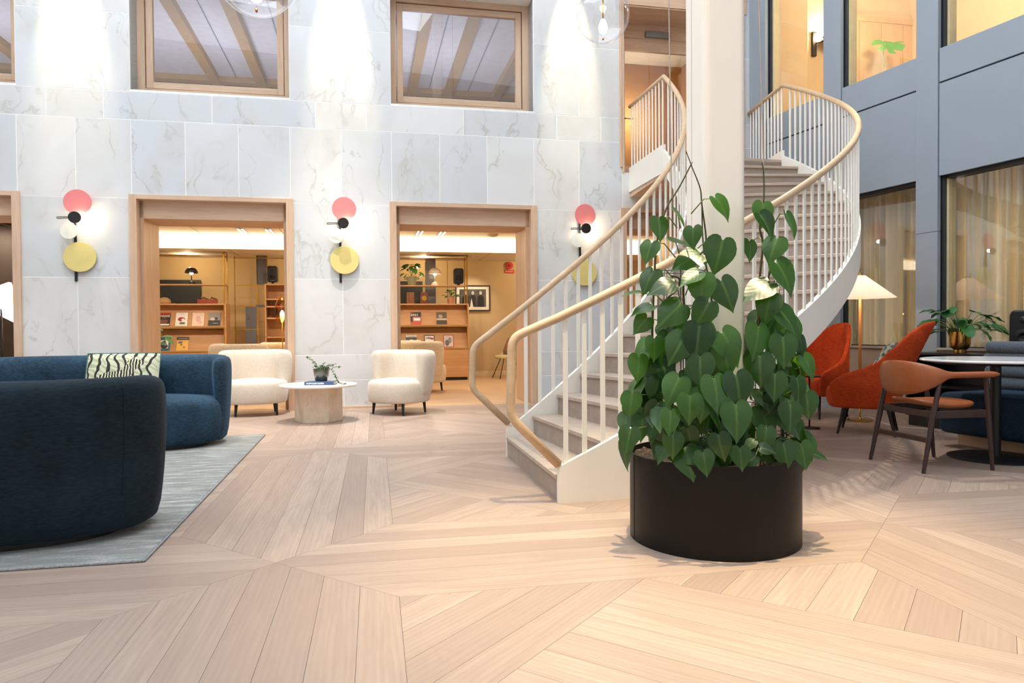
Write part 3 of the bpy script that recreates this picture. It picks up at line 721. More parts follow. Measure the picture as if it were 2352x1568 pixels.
def shell_seat(root, W, D, H, zs, z0, th, m_seat, m_back, phi=(-22, 202), ex=2.5, bulge=.045, lean=.03, seam=None, nsec=46, dome=.03, endt=.05):
    a, b = W/2, D/2
    def plan(ph, k=1.0):
        c, s_ = math.cos(ph), math.sin(ph)
        return V((k*a*math.copysign(abs(c)**(2/ex), c), k*b*math.copysign(abs(s_)**(2/ex), s_), 0))
    # seat body
    n = 48; rings = [(.90, z0), (.955, z0+.012), (.985, z0+.05), (1.0, z0+.5*(zs-z0)), (.995, zs-.09), (.985, zs-.045), (.955, zs-.012), (.88, zs+.004), (.55, zs+dome*.7), (.2, zs+dome)]
    vs = []; fs = []
    for k, z in rings:
        for j in range(n):
            p = plan(2*PI*j/n, k*.965); p.y -= 0; vs.append((p.x, p.y, z))
    m_ = len(rings)
    fs = [(i*n+j, i*n+(j+1) % n, (i+1)*n+(j+1) % n, (i+1)*n+j) for i in range(m_-1) for j in range(n)] + [tuple(range(n))[::-1], tuple(range((m_-1)*n, m_*n))]
    MB().add(vs, fs).build('seat', m_seat, root, smooth=True, sub=1)
    # wrap-around back shell
    zb = z0 if z0 < .1 else zs-.20
    prof = [(-.01, zb), (bulge*.45, zb+(H-zb)*.25), (bulge*.9, zb+(H-zb)*.5), (bulge*1.1, zb+(H-zb)*.75), (bulge*.95, H-.07), (bulge*.5, H-.02), (-th*.35, H), (-th*.8, H-.015), (-th, H-.06), (-th*1.02, zs+(H-zs)*.5), (-th*.92, zs+.03), (-th*.8, zs-.12), (-th*.5, zb+.01)]
    P0, P1 = math.radians(phi[0]), math.radians(phi[1]); secs = []
    e = 6
    us = [0, .006, .016, .03, .045] + [ .06 + .88*i/(nsec) for i in range(nsec+1)] + [.955, .97, .984, .994, 1]
    for u in us:
        ph = P0 + (P1-P0)*u; p = plan(ph); q = plan(ph+.002) - plan(ph-.002); nrm = V((q.y, -q.x, 0)).normalized()
        ed = min(u, 1-u)/endt; s_ = 1 if ed >= 1 else max(.12, math.sqrt(max(0, 1-(1-ed)**2)))
        mid = -th*.42; sec = []
        for off, z in prof:
            zz = z if z < zs else zs + (z-zs)*(1 - .16*(1-s_))
            o_ = mid + (off-mid)*s_
            sec.append(p + nrm*(o_ + lean*((zz-zs)/(H-zs) if zz > zs else 0)*max(0, math.sin(ph))) + V((0, 0, zz)))
        secs.append(sec)
    k = len(prof); vs = [p for s_ in secs for p in s_]; N = len(secs)
    fs = [(i*k+j, (i+1)*k+j, (i+1)*k+(j+1) % k, i*k+(j+1) % k) for i in range(N-1) for j in range(k)] + [tuple(range(k)), tuple(range((N-1)*k, N*k))[::-1]]
    back = MB().add(vs, fs).build('backrest', m_back, root, smooth=True, sub=1)
    if seam is not None:
        ph = math.radians(seam); p = plan(ph); q = plan(ph+.002)-plan(ph-.002); nrm = V((q.y, -q.x, 0)).normalized(); pts = []
        for off, z in prof[1:6]: pts.append(p + nrm*(off+lean*(max(0, z-zs)/(H-zs))*max(0, math.sin(ph))+.0005) + V((0, 0, z)))
        MB().tube(pts, .0022, 6).build('seam', VELVET_D, back, smooth=True)
    if z0 < .1:
        MB().add([tuple(plan(2*PI*j/n, .84))[:2] + (0.0,) for j in range(n)] + [tuple(plan(2*PI*j/n, .84))[:2] + (z0+.01,) for j in range(n)],
                 [tuple(range(n))[::-1], tuple(range(n, 2*n))] + [(j, (j+1) % n, n+(j+1) % n, n+j) for j in range(n)]).build('plinth', BLACKWOOD, root)
def tapered_leg(root, x, y, z1, r0=.020, r1=.011, dx=0, dy=0, m_=None):
    return MB().tube([(x+dx, y+dy, 0), (x, y, z1)], [r1, r0], 12).build('leg', m_ or BLACKWOOD, root, smooth=True, auto=.6)

# sofas face each other on the rug
RUGZ = .014
s1 = thing('curved_sofa', 'midnight blue velvet curved sofa facing the camera with a zebra cushion', 'sofa', PL(-2.20, -2.66, RUGZ), ANG_L)
shell_seat(s1, 2.02, .92, .78, .41, .02, .17, VELVET, VELVET, phi=(-10, 190), ex=2.6, bulge=.035, endt=.24)
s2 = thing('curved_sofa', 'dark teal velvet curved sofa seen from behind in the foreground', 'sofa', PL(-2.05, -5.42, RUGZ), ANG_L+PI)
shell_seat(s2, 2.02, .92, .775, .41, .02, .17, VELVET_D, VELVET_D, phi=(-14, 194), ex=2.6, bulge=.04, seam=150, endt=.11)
# rug
def m_rug():
    t = NT('silver_rug'); v = t.coords('Object', (1.6, 7.0, 1)); a = t.noise(v, 2.4, 8, .72, .3); v2 = t.coords('Object', (200, 200, 200)); b = t.noise(v2, 1, 2)
    g = t.mix(.25, a, b); t.set(color=t.ramp(g, [(.38, srgb(112, 115, 112)), (.52, srgb(140, 142, 139)), (.62, srgb(182, 183, 180))]), rough=.8, sheen=.4, sheenr=.3); t.bump(b, .3, .004); return t.m
rg = thing('rug', 'silver grey viscose rug under the two curved sofas', 'rug', PL(0, 0, 0), ANG_L)
MB().box(-4.6, -.955, -6.03, -2.2, .0005, .0125).build('pile', m_rug(), rg, bevel=.004)
mb = MB()
for a, b in (((-4.6, -6.033), (-.95, -6.033)), ((-.95, -6.033), (-.95, -2.2))): mb.tube([(a[0], a[1], .006), (b[0], b[1], .006)], .006, 8)
mb.build('edge_binding', mat('rug_binding', (150, 150, 152), .8, vary=.3, scale=90), rg, smooth=True)
# zebra cushion
def m_zebra():
    t = NT('zebra_print'); tc = t.n('TexCoord'); uv = tc.outputs['UV']; sp = t.n('SeparateXYZ'); t.l(uv, sp.inputs[0]); X, Y = sp.outputs['X'], sp.outputs['Y']
    def ell(cx, cy, rx, ry, ang=0):
        mp = t.n('Mapping', vector_type='TEXTURE'); mp.inputs['Location'].default_value = (cx, cy, 0); mp.inputs['Rotation'].default_value = (0, 0, ang); mp.inputs['Scale'].default_value = (rx, ry, 1); t.l(uv, mp.inputs[0])
        ln = t.n('VectorMath', operation='LENGTH'); t.l(mp.outputs[0], ln.inputs[0]); return ln.outputs['Value']
    d = ell(.42, .30, .24, .20, .1)
    for e in ((.60, .52, .09, .26, -.45), (.695, .72, .115, .085, -.35), (.26, .14, .045, .22, .1), (.50, .10, .04, .2, 0), (.66, .84, .02, .06, .2)): d = t.math('MINIMUM', d, ell(*e))
    body = t.math('LESS_THAN', d, 1.0)
    wv = t.n('TexWave', wave_type='BANDS', bands_direction='X'); wv.inputs['Scale'].default_value = 8; wv.inputs['Distortion'].default_value = 3.0; wv.inputs['Detail'].default_value = 1; t.l(uv, wv.inputs['Vector'])
    st = t.math('GREATER_THAN', wv.outputs['Fac'], .52); zeb = t.mix(st, srgb(22, 22, 22), srgb(214, 210, 178))
    w2 = t.n('TexWave', wave_type='BANDS', bands_direction='X'); w2.inputs['Scale'].default_value = 2.6; w2.inputs['Distortion'].default_value = 6.5; w2.inputs['Detail'].default_value = 1; t.l(uv, w2.inputs['Vector'])
    fr = t.math('GREATER_THAN', w2.outputs['Fac'], .80)
    w3 = t.n('TexWave', wave_type='BANDS', bands_direction='DIAGONAL'); w3.inputs['Scale'].default_value = 4.5; w3.inputs['Distortion'].default_value = 9; t.l(uv, w3.inputs['Vector'])
    bg = t.mix(t.ramp(w3.outputs['Fac'], [(.6, (0,)*3), (.8, (1,)*3)]), srgb(212, 210, 184), srgb(172, 182, 146)); bg = t.mix(fr, bg, srgb(44, 40, 34))
    t.set(color=t.mix(body, bg, zeb), rough=.8); return t.m
def cushion(name, label, w, h, th, m_, m_edge, loc, rot, uv=True):
    o = thing(name, label, 'cushion', loc); o.rotation_euler = rot; nu, nv = 20, 14
    def side(sg):
        def f(u, v):
            x, y = (u-.5), (v-.5); k = (1-(2*x)**4)*(1-(2*y)**4); pin = 1-.06*((2*x)**2)*(1-(2*y)**2)-.0
            return (x*w*(1-.05*(1-(2*y)**2)*0), sg*th/2*max(0, k)**.5, (v-.5)*h*(1-.06*(1-(2*x)**2)*0))
        return f
    mb = MB()
    for sg in (-1, 1): mb.grid(side(sg), nu, nv)
    c = mb.build('cover', m_, o, smooth=True)
    lay = c.data.uv_layers.new(name='UVMap')
    for lp in c.data.loops: p = c.data.vertices[lp.vertex_index].co; lay.data[lp.index].uv = (p.x/w+.5, p.z/h+.5)
    pts = [(-w/2, 0, -h/2), (w/2, 0, -h/2), (w/2, 0, h/2), (-w/2, 0, h/2), (-w/2, 0, -h/2)]
    MB().tube(pts, .007, 6).build('fringe', m_edge, o, smooth=True); return o
cushion('zebra_cushion', 'oblong cushion printed with a zebra among green fronds', .60, .36, .13, m_zebra(), mat('teal_fringe', (70, 110, 112), .9), PL(-2.10, -2.49, .635), (-.32, 0, ANG_L-.02))

# lounge chairs, travertine table
def lounge(label, loc, rz, m_seat, m_back, k=1.0, group=None):
    o = thing('lounge_chair', label, 'chair', loc, rz, group)
    shell_seat(o, .76*k, .72*k, .76*k, .40*k, .135*k, .13*k, m_seat, m_back, phi=(-8, 188), ex=2.3, bulge=.04, lean=.03, nsec=30, dome=.025)
    for x in (-1, 1):
        for y in (-1, 1): tapered_leg(o, x*.215*k, y*.20*k, .16*k, .021, .012, dx=x*.012, dy=y*.012)
    return o
lounge('ivory boucle lounge chair at the round table, nearer the blue sofa', (-3.08, 8.62, 0), math.radians(21), BOUCLE, BOUCLE, 1.02)
lounge('ivory boucle lounge chair at the round table, nearer the staircase', (-1.36, 8.63, 0), math.radians(-30), BOUCLE, BOUCLE, 1.0)
lounge('shaggy cream lounge chair turned away inside the portal near the stair', tuple(onz(968, 898)), math.radians(150), SHAG, SHAG, 1.08)
lounge('shaggy cream lounge chair farther back inside the portal near the stair', tuple(PL(.55, 3.55, 0)), math.radians(200), SHAG, SHAG, 1.08)
lounge('shaggy cream lounge chair just inside the portal behind the blue sofa', tuple(PL(-1.75, 1.7, 0)), math.radians(160), SHAG, SHAG, 1.08)
lounge('shaggy cream lounge chair half hidden by the jamb behind the blue sofa', tuple(PL(-1.25, 2.9, 0)), math.radians(200), SHAG, SHAG, 1.08)
def m_trav():
    t = NT('travertine'); v = t.coords('Object', (1, 1, .5), 3); a = t.noise(v, 5, 6, .65, .8); b = t.noise(v, 30, 3, .6)
    c = t.ramp(a, [(.3, srgb(206, 184, 158)), (.5, srgb(226, 208, 186)), (.7, srgb(236, 222, 204))]); c = t.mix(t.ramp(b, [(.62, (0,)*3), (.72, (.4,)*3)]), c, srgb(170, 146, 118)); t.set(color=c, rough=.5); return t.m
tb = thing('coffee_table', 'round coffee table with white marble top on hexagonal travertine base', 'table', (-2.143, 7.941, 0), math.radians(9))
MB().lathe([(.405, .382), (.418, .39), (.418, .402), (.412, .408), (.0, .4081)], 64, cap1=False).build('top', mat('white_marble_top', (242, 236, 228), .3, vary=.02), tb, smooth=True, auto=.5)
MB().prism([(.258*math.cos(math.radians(60*k)), .258*math.sin(math.radians(60*k))) for k in range(6)], 0, .383).build('base', m_trav(), tb, bevel=.004)
bk = thing('coffee_table_book', 'dark blue hardcover book under the small ivy pot', 'book', tuple(ony(738, 876, 7.86))[:2] + (.4085,), ANG_L*.3)
BLUEB = mat('book_blue', (70, 92, 128), .5)
MB().box(-.16, .155, -.105, -.102, 0, .034).build('spine', BLUEB, bk); MB().box(-.16, .16, -.105, .105, 0, .003).build('back_cover', BLUEB, bk); MB().box(-.16, .16, -.105, .105, .031, .034).build('front_cover', BLUEB, bk)
MB().box(-.155, .15, -.102, .10, .003, .031).build('pages', mat('paper', (226, 220, 208), .8), bk)
text_mesh('spine_lettering', 'HUFVUDSTADEN', .024, mat('white_ink', (240, 240, 240), .6), bk, M.Translation((-.045, -.1056, .017)) @ M.Rotation(PI/2, 4, 'X'), bold=.0008)
# ivy pot
def leaf_mesh(name, L, Wd, rows=5, fold=.25, curl=.2, m_=None, notch=0.0):
    """pointed leaf, stalk at origin, tip along +y, face up +z"""
    vs, fs = [], []
    for i in range(rows+1):
        u = i/rows; w_ = Wd/2*math.sin(PI*min(1, u*.92+.08))**.8*(1-.55*u*u) if i < rows else 0
        yb = L*u; zc = -curl*L*u*u
        for sx in (-1, 0, 1): vs.append((sx*w_, yb - notch*L*(abs(sx))*(1-u)**2, zc + abs(sx)*fold*w_))
    for i in range(rows):
        for j in range(2): a = i*3+j; fs.append((a, a+1, a+4, a+3))
    mb = MB(); mb.add(vs, fs); return mb
def m_leaf(name, c1, c2, rough=.35, trans=.12):
    t = NT(name); v = t.coords('Object', (1, 1, 1), 5.0); a = t.noise(v, 14, 3); oi = t.n('ObjectInfo')
    c = t.mix(oi.outputs['Random'], srgb(*c1), srgb(*c2)); c = t.mix(t.math('MULTIPLY', a, .35), c, srgb(*[int(x*.6) for x in c1]))
    t.set(color=c, rough=rough, spec=.5)
    tl = t.n('BsdfTranslucent'); t.l(c, tl.inputs[0]); mx = t.n('MixShader'); mx.inputs[0].default_value = trans
    t.l(t.b.outputs[0], mx.inputs[1]); t.l(tl.outputs[0], mx.inputs[2]); t.l(mx.outputs[0], t.out.inputs[0]); MATS[name] = t.m; return t.m
IVY = m_leaf('ivy_leaf', (70, 110, 56), (128, 158, 104), .5); STEM = mat('stem_green', (92, 108, 58), .6)
rnd = random.Random(3)
def scatter_leaves(mb, pts, L, Wd, rnd, flat=.5):
    for p in pts:
        q = M.Translation(p) @ M.Rotation(rnd.uniform(0, 2*PI), 4, 'Z') @ M.Rotation(rnd.uniform(-.9, .5), 4, 'X') @ M.Rotation(rnd.uniform(-.5, .5), 4, 'Y')
        k = rnd.uniform(.6, 1.25); lm = leaf_mesh('x', L*k, Wd*k, 3, notch=.15); mb.m = q; mb.add(lm.v, lm.f); mb.m = None
ip = thing('potted_ivy', 'small trailing ivy in a dark glass pot on the blue book', 'plant', tuple(ony(738, 870, 7.92))[:2] + (.443,))
MB().lathe([(.058, 0), (.066, .006), (.078, .05), (.088, .115), (.092, .132), (.088, .132), (.082, .11), (.0, .11)], 40, cap1=False).build('pot', mat('olive_glass', (70, 76, 62), .08, vary=.1, coat=1.0), ip, smooth=True, auto=.8)
pts = []
mb = MB(); ends = [(.10, .0, .18), (-.09, 0, .22), (-.15, .0, .27), (.03, .02, .20), (.22, 0, .16), (.16, .03, .19), (-.05, -.06, .17), (.06, -.08, .15)]
trail = [(.06, -.05, .14), (.12, -.07, .13), (.165, -.08, .08), (.19, -.08, .03), (.22, -.08, -.015), (.26, -.08, -.026), (.30, -.07, -.028)]
lines = [trail] + [[(e[0]*.3, e[1]*.3, .12), (e[0]*.65, e[1]*.7, .12+(e[2]-.12)*.7), e] for e in ends]
for ln in lines:
    mb.tube(ln, .0018, 5)
    for a, b in zip(ln, ln[1:]):
        for k in range(7): u = rnd.random(); pts.append(tuple(a[i]+(b[i]-a[i])*u + rnd.uniform(-.008, .008) for i in range(3)))
for k in range(70):
    an = rnd.uniform(0, 2*PI); rr_ = rnd.uniform(0, .095); pts.append((rr_*math.cos(an), rr_*math.sin(an), .13 + rnd.uniform(0, .045)))
mb.build('stems', STEM, ip, smooth=True)
mb = MB(); scatter_leaves(mb, pts, .026, .022, rnd); o = mb.build('foliage', IVY, ip, smooth=True); o['kind'] = 'stuff'
# ================================================================== PLANTER, TRELLISES, CLIMBING PLANTS
PX, PY, PRD, PH = .962, 3.439, .396, .407
pl = thing('planter', 'large round matt black metal planter in front of the staircase', 'planter', (PX, PY, 0))
BLACKM = mat('black_planter', (20, 16, 13), .42, vary=.05, spec=.22)
MB().lathe([(PRD, 0), (PRD, PH), (PRD-.006, PH), (PRD-.006, .30)], 96, cap1=False).build('drum', BLACKM, pl, smooth=True, auto=.5)
a = math.radians(-171); sm = MB(); sm.bar((PRD*math.cos(a)*1.0015, PRD*math.sin(a)*1.0015, .004), (PRD*math.cos(a)*1.0015, PRD*math.sin(a)*1.0015, PH-.004), .0035, .002, up=(math.cos(a), math.sin(a), 0)); sm.build('seam', BLACKGAP, pl)
def m_soil():
    t = NT('soil'); v = t.coords('Object'); a = t.noise(v, 60, 4, .7); t.set(color=t.ramp(a, [(.4, srgb(38, 26, 18)), (.58, srgb(78, 58, 42)), (.72, srgb(176, 160, 140))]), rough=.95); t.bump(a, 1.0, .02); return t.m
rs = random.Random(5)
def soilf(u, v): r_ = .388*v; a = 2*PI*u; return (r_*math.cos(a), r_*math.sin(a), .372 + .014*math.sin(7*a+9*v)*v + .008*math.sin(23*a*v+3))
MB().grid(soilf, 60, 14, closeu=True).build('soil', m_soil(), pl, smooth=True)
# heart-shaped leaf
def heart(L, Wd, fold=.16, curl=.25, wave=.0, seed=0):
    """cordate leaf: stalk joins at the origin, lobes behind it, drip tip at +y"""
    out = [(-.12, .10), (-.165, .24), (-.15, .38), (-.07, .50), (.08, .60), (.25, .62), (.43, .54), (.61, .40), (.77, .22), (.90, .075)]   # (y, half width), in units of L
    rr_ = random.Random(seed); vs = [(0, 0, 0)]; mids = []
    for i, (y, w_) in enumerate(out):
        ym = max(0.0, (y+.03)*.93) if i > 2 else 0.0 + i*.0
        mids.append(ym)
    rows = []
    for i, (y, w_) in enumerate(out):
        mx_ = w_*Wd*.5/.62*1.0; ym = mids[i]
        row = []
        for sx in (-1, -.52, 0, .52, 1):
            ax = abs(sx); yy = ym*(1-ax) + y*ax if ax < 1 else y
            x = sx*mx_*1.0; z = fold*abs(x) - curl*L*(max(0, yy)**2) + (.012*math.sin(9*yy+seed)*ax if wave else 0) - .35*abs(x)**2/ max(Wd, .01)
            if ax == .52: z -= .018*L
            row.append((x, yy*L, z*1.0 if True else 0))
        rows.append(row)
    vs = [p for r_ in rows for p in r_]; fs = []
    for i in range(len(rows)-1):
        for j in range(4): a = i*5+j; fs.append((a, a+1, a+6, a+5))
    tip = len(vs); vs.append((0, L*1.0, -curl*L)); b = (len(rows)-1)*5
    for j in range(4): fs.append((b+j, b+j+1, tip))
    me = MB().add(vs, fs)
    return me
def m_philo():
    t = NT('philodendron_leaf'); tc = t.n('TexCoord'); sp = t.n('SeparateXYZ'); t.l(tc.outputs['UV'], sp.inputs[0]); ax = t.math('ABSOLUTE', sp.outputs['X'])
    oi = t.n('ObjectInfo'); base = t.mix(oi.outputs['Random'], srgb(16, 44, 24), srgb(50, 88, 34))
    y2 = t.math('SUBTRACT', sp.outputs['Y'], t.math('MULTIPLY', ax, 1.1)); wv = t.math('ABSOLUTE', t.math('SUBTRACT', t.math('FRACT', t.math('MULTIPLY', y2, 5.0)), .5))
    rib = t.ramp(wv, [(0, (1,)*3), (.07, (0,)*3)]); mid = t.ramp(ax, [(0, (1,)*3), (.025, (1,)*3), (.05, (0,)*3)])
    vn = t.math('MAXIMUM', t.math('MULTIPLY', rib, .35), mid); edge = t.ramp(ax, [(.40, (0,)*3), (.6, (.22,)*3)])
    c = t.mix(t.math('MULTIPLY', vn, .38), base, srgb(96, 130, 74)); c = t.mix(edge, c, srgb(96, 138, 60))
    t.set(color=c, rough=.32, spec=.5); t.bump(t.math('SINE', t.math('MULTIPLY', y2, 31.4)), .03, .006)
    tl = t.n('BsdfTranslucent'); tl.inputs[0].default_value = srgb(110, 168, 40); mx = t.n('MixShader'); mx.inputs[0].default_value = .26
    t.l(t.b.outputs[0], mx.inputs[1]); t.l(tl.outputs[0], mx.inputs[2]); t.l(mx.outputs[0], t.out.inputs[0]); return t.m
PHILO = m_philo(); VINE = mat('vine_stem', (74, 66, 36), .6); TWIG = mat('petiole_green', (110, 128, 60), .5); WIRE = mat('black_wire', (24, 26, 26), .5)
LEAVES = []
for k, (wd, fo, cu) in enumerate(((.92, .12, .22), (.96, .24, .35), (.84, .34, .12), (.94, -.10, .30), (.80, .55, .3), (.90, .08, .5))):
    mb = heart(1.0, wd, fo, cu, 1, k); me = bpy.data.meshes.new('leaf_blade'); me.from_pydata(mb.v, [], mb.f); me.shade_smooth(); me.materials.append(PHILO)
    lay = me.uv_layers.new(name='UVMap')
    for lp in me.loops: p = me.vertices[lp.vertex_index].co; lay.data[lp.index].uv = (p.x, p.y)
    LEAVES.append(me)
def put_leaf(parent, base, tipdir, normal, L, k):
    y = V(tipdir).normalized(); z = V(normal); z = (z - y*z.dot(y)).normalized(); x = y.cross(z)
    o = bpy.data.objects.new('leaf', LEAVES[k % len(LEAVES)]); COL.objects.link(o); o.parent = parent
    R_ = M((x, y, z)).transposed().to_4x4(); o.matrix_world = M.Translation(base) @ R_ @ M.Scale(L, 4); return o
pA = thing('climbing_philodendron', 'large heart-leaved climbing plant in front of the column', 'plant', (.80, 3.30, .375))
pB = thing('climbing_philodendron', 'narrower heart-leaved climbing plant beside the column, before the stair treads', 'plant', (1.215, 3.36, .375))
pA_i, pB_i = V((-.80, -3.30, -.375)), V((-1.215, -3.36, -.375))
bpy.context.view_layer.update()
# (px, py, length px, tip angle: 0 right, 90 down, edge-on tilt, mesh, plant, depth)
A_, B_ = 0, 1
LIST = [(1644,455,62,52,.3,1,A_,3.22),(1753,468,58,96,.1,0,B_,3.30),(1806,492,66,72,1.1,2,B_,3.30),(1513,503,56,84,.2,0,A_,3.2),(1546,482,52,55,1.0,2,A_,3.2),(1592,524,50,98,.2,1,A_,3.16),(1496,558,54,112,.3,0,A_,3.2),
 (1540,553,74,18,1.0,2,A_,3.22),(1660,552,84,106,.25,3,A_,3.18),(1606,585,80,158,.5,0,A_,3.24),(1746,495,62,58,1.0,4,B_,3.26),(1784,548,64,116,.4,3,B_,3.25),(1722,555,50,88,.3,0,B_,3.5),(1785,605,84,58,.2,1,B_,3.22),
 (1764,650,80,152,.3,0,B_,3.2),(1770,680,70,112,.15,5,B_,3.18),(1612,635,74,95,.1,0,A_,3.1),(1657,645,78,68,.3,3,A_,3.12),(1545,650,62,170,.4,5,A_,3.14),(1500,622,62,122,.5,3,A_,3.2),(1604,628,60,150,1.0,2,A_,3.1),
 (1790,712,72,48,.3,1,B_,3.18),(1742,752,82,98,.1,0,B_,3.14),(1660,765,86,58,.2,5,A_,3.08),(1606,750,84,98,.15,1,A_,3.08),(1798,775,74,90,.1,0,B_,3.14),(1562,700,78,140,.4,3,A_,3.12),(1628,695,72,120,.25,5,A_,3.08),(1486,730,52,132,.4,0,A_,3.2),
 (1496,705,58,162,1.0,2,A_,3.2),(1838,775,54,80,.3,3,B_,3.3),(1467,820,62,92,.2,0,A_,3.2),(1503,778,54,88,.2,1,A_,3.16),(1572,772,78,122,.3,3,A_,3.08),(1608,820,76,94,.1,0,A_,3.06),(1663,800,70,85,.3,1,A_,3.08),(1745,818,74,95,.1,3,B_,3.12),
 (1846,820,60,60,.3,1,B_,3.26),(1470,672,50,175,1.1,2,A_,3.2),(1820,735,62,70,1.0,4,B_,3.24),(1640,870,86,82,.1,0,A_,3.02),(1690,862,82,80,.1,1,A_,3.04),(1560,868,74,120,.4,3,A_,3.05),(1690,930,90,88,.1,0,A_,3.02),(1618,900,74,95,.3,3,A_,3.02),
 (1585,910,66,95,.2,1,A_,3.02),(1452,905,56,100,.3,3,A_,3.16),(1448,985,58,105,.2,0,A_,3.12),(1540,945,60,92,.2,0,A_,3.02),(1545,1000,56,88,.2,1,A_,3.02),(1615,1040,58,80,.2,0,A_,3.02),(1650,1000,62,84,.2,5,A_,3.02),(1700,1030,54,90,.3,0,A_,3.04),
 (1760,985,62,95,.2,1,B_,3.10),(1800,1020,62,80,.2,3,B_,3.12),(1840,1020,62,80,.2,0,B_,3.14),(1780,860,66,95,.2,0,B_,3.12),(1830,870,62,80,.2,1,B_,3.16),(1852,905,60,88,.6,3,B_,3.18),(1815,930,64,92,.2,0,B_,3.12),(1735,1048,40,150,.2,5,B_,3.06),(1730,1012,34,140,.4,0,B_,3.08),(1748,1028,36,10,.3,1,B_,3.06),(1862,1040,44,20,.8,2,B_,3.2)]
rl = random.Random(11)
axisA, axisB = V((.80, 3.32, 0)), V((1.215, 3.38, 0))
pet = {0: MB(), 1: MB()}
for px, py, Lp, ang, tilt, k, w_, dep in LIST:
    b = ony(px, py, dep); a = math.radians(ang); tip = V((math.cos(a), 0, -math.sin(a))); back = V((0, -1, 0))
    tip = (tip + back*.28).normalized()
    nrm = (back*math.cos(tilt) + V((rl.uniform(-1, 1)*.3, 0, 1))*math.sin(tilt)*1.0 + V((rl.uniform(-.6, .6), 0, rl.uniform(.35, 1.25)))).normalized()
    put_leaf(pA if w_ == 0 else pB, b, tip, nrm, Lp*dep/F_PX/1.02, k)
    ax = axisA if w_ == 0 else axisB; q = V((ax.x + (b.x-ax.x)*.25, ax.y, b.z - rl.uniform(.02, .09)))
    m_ = (b+q)/2 + V((0, -.01, .03)); pet[w_].tube([q, m_, b], [.0032, .0026, .002], 5)
NPUT = len(LIST)
def fill(w_, n, axis, rad, zlo, zhi, zpow, Lr, squash=1.0):
    par = pA if w_ == 0 else pB
    for _ in range(n):
        z = zlo + (zhi-zlo)*rl.random()**zpow; th = math.radians(rl.uniform(150, 390)) ; rr_ = rad*(1-.45*(z-zlo)/(zhi-zlo))*rl.uniform(.7, 1.08)
        od = V((math.cos(th), math.sin(th), 0)); b = axis + V((od.x*rr_*squash, od.y*rr_*.8, z))
        if (V((b.x, b.y, 0)) - V((PX, PY, 0))).length > .43 and z < .55: continue
        side = V((-od.y, od.x, 0)); tip = (V((0, 0, -1)) + od*rl.uniform(-.1, .9) + side*rl.uniform(-.95, .95)).normalized()
        nrm = (od + V((0, -.3, rl.uniform(.2, 1.4))) + side*rl.uniform(-.9, .9)).normalized()
        put_leaf(par, b, tip, nrm, rl.uniform(*Lr), rl.randrange(6))
        q = V((axis.x + (b.x-axis.x)*.4, axis.y + (b.y-axis.y)*.4, b.z - rl.uniform(.0, .06))); pet[w_].tube([q, (q+b)/2 + V((0, 0, .02)), b], [.003, .0024, .0018], 4)
fill(0, 124, V((.775, 3.32, 0)), .265, .44, 1.02, 1.25, (.10, .16), 1.04)
fill(1, 66, V((1.235, 3.40, 0)), .155, .44, 1.08, 1.15, (.09, .14))
for w_, par, inv in ((0, pA, pA_i), (1, pB, pB_i)):
    m_ = pet[w_]; m_.v = [tuple(V(p)+inv) for p in m_.v]; o = m_.build('petioles', TWIG, par, smooth=True); o['kind'] = 'stuff'
# main vines
def vine(par, inv, pts, r0=.006, r1=.003, name='vine', m_=VINE):
    P = [V(p) for p in pts]; out = []
    for i in range(len(P)-1):
        p0, p1, p2, p3 = P[max(0, i-1)], P[i], P[i+1], P[min(len(P)-1, i+2)]
        for k in range(6):
            u = k/6; out.append(.5*((2*p1) + (p2-p0)*u + (2*p0-5*p1+4*p2-p3)*u*u + (3*p1-p0-3*p2+p3)*u**3))
    out.append(P[-1]); n = len(out); MB().tube([q+inv for q in out], [r0+(r1-r0)*i/(n-1) for i in range(n)], 7).build(name, m_, par, smooth=True)
def vp(lst, dep): return [ony(x, y, dep) for x, y in lst]
vine(pA, pA_i, vp([(1503,1030),(1500,900),(1498,760),(1503,640),(1508,560),(1530,480),(1560,430),(1590,372)], 3.3), .007, .003)
vine(pA, pA_i, vp([(1590,1040),(1578,900),(1575,760),(1571,640),(1605,588),(1622,560),(1612,470),(1608,432),(1590,385),(1575,345)], 3.3), .007, .002)
vine(pA, pA_i, vp([(1540,1030),(1545,860),(1522,740),(1530,690),(1555,665),(1560,640),(1540,633)], 3.28), .006, .004)
vine(pA, pA_i, vp([(1640,1040),(1635,900),(1632,760),(1634,680),(1620,600),(1614,545),(1612,470)], 3.3), .006, .003)
vine(pB, pB_i, vp([(1770,1040),(1752,900),(1742,760),(1745,640),(1752,560),(1745,520),(1754,460),(1754,400),(1750,372)], 3.34), .007, .003)
vine(pB, pB_i, vp([(1800,1040),(1795,900),(1790,780),(1785,690),(1765,640),(1780,590),(1790,540)], 3.34), .006, .003)
# wire trellises and the suspension cords
def trellis(label, c, r_, z1, n, zr_):
    o = thing('wire_trellis', label, 'trellis', (c[0], c[1], .36), 0, 'plant supports in the planter')
    for k in range(n):
        a = 2*PI*k/n + .5; MB().tube([(r_*math.cos(a), r_*math.sin(a), 0), (r_*.8*math.cos(a), r_*.8*math.sin(a), z1-.36)], .0022, 6).build('upright_wire', WIRE, o, smooth=True)
    for z in zr_:
        f = 1-.2*(z-.36)/(z1-.36); MB().tube([(r_*f*math.cos(2*PI*k/24), r_*f*math.sin(2*PI*k/24), z-.36) for k in range(25)], .0020, 6).build('hoop', WIRE, o, smooth=True)
trellis('black wire trellis inside the wider climbing plant', (.79, 3.34), .13, 1.27, 8, (.5, .7, .9, 1.1, 1.26))
trellis('black wire trellis inside the narrower climbing plant', (1.225, 3.41), .075, 1.22, 6, (.5, .7, .9, 1.08, 1.21))
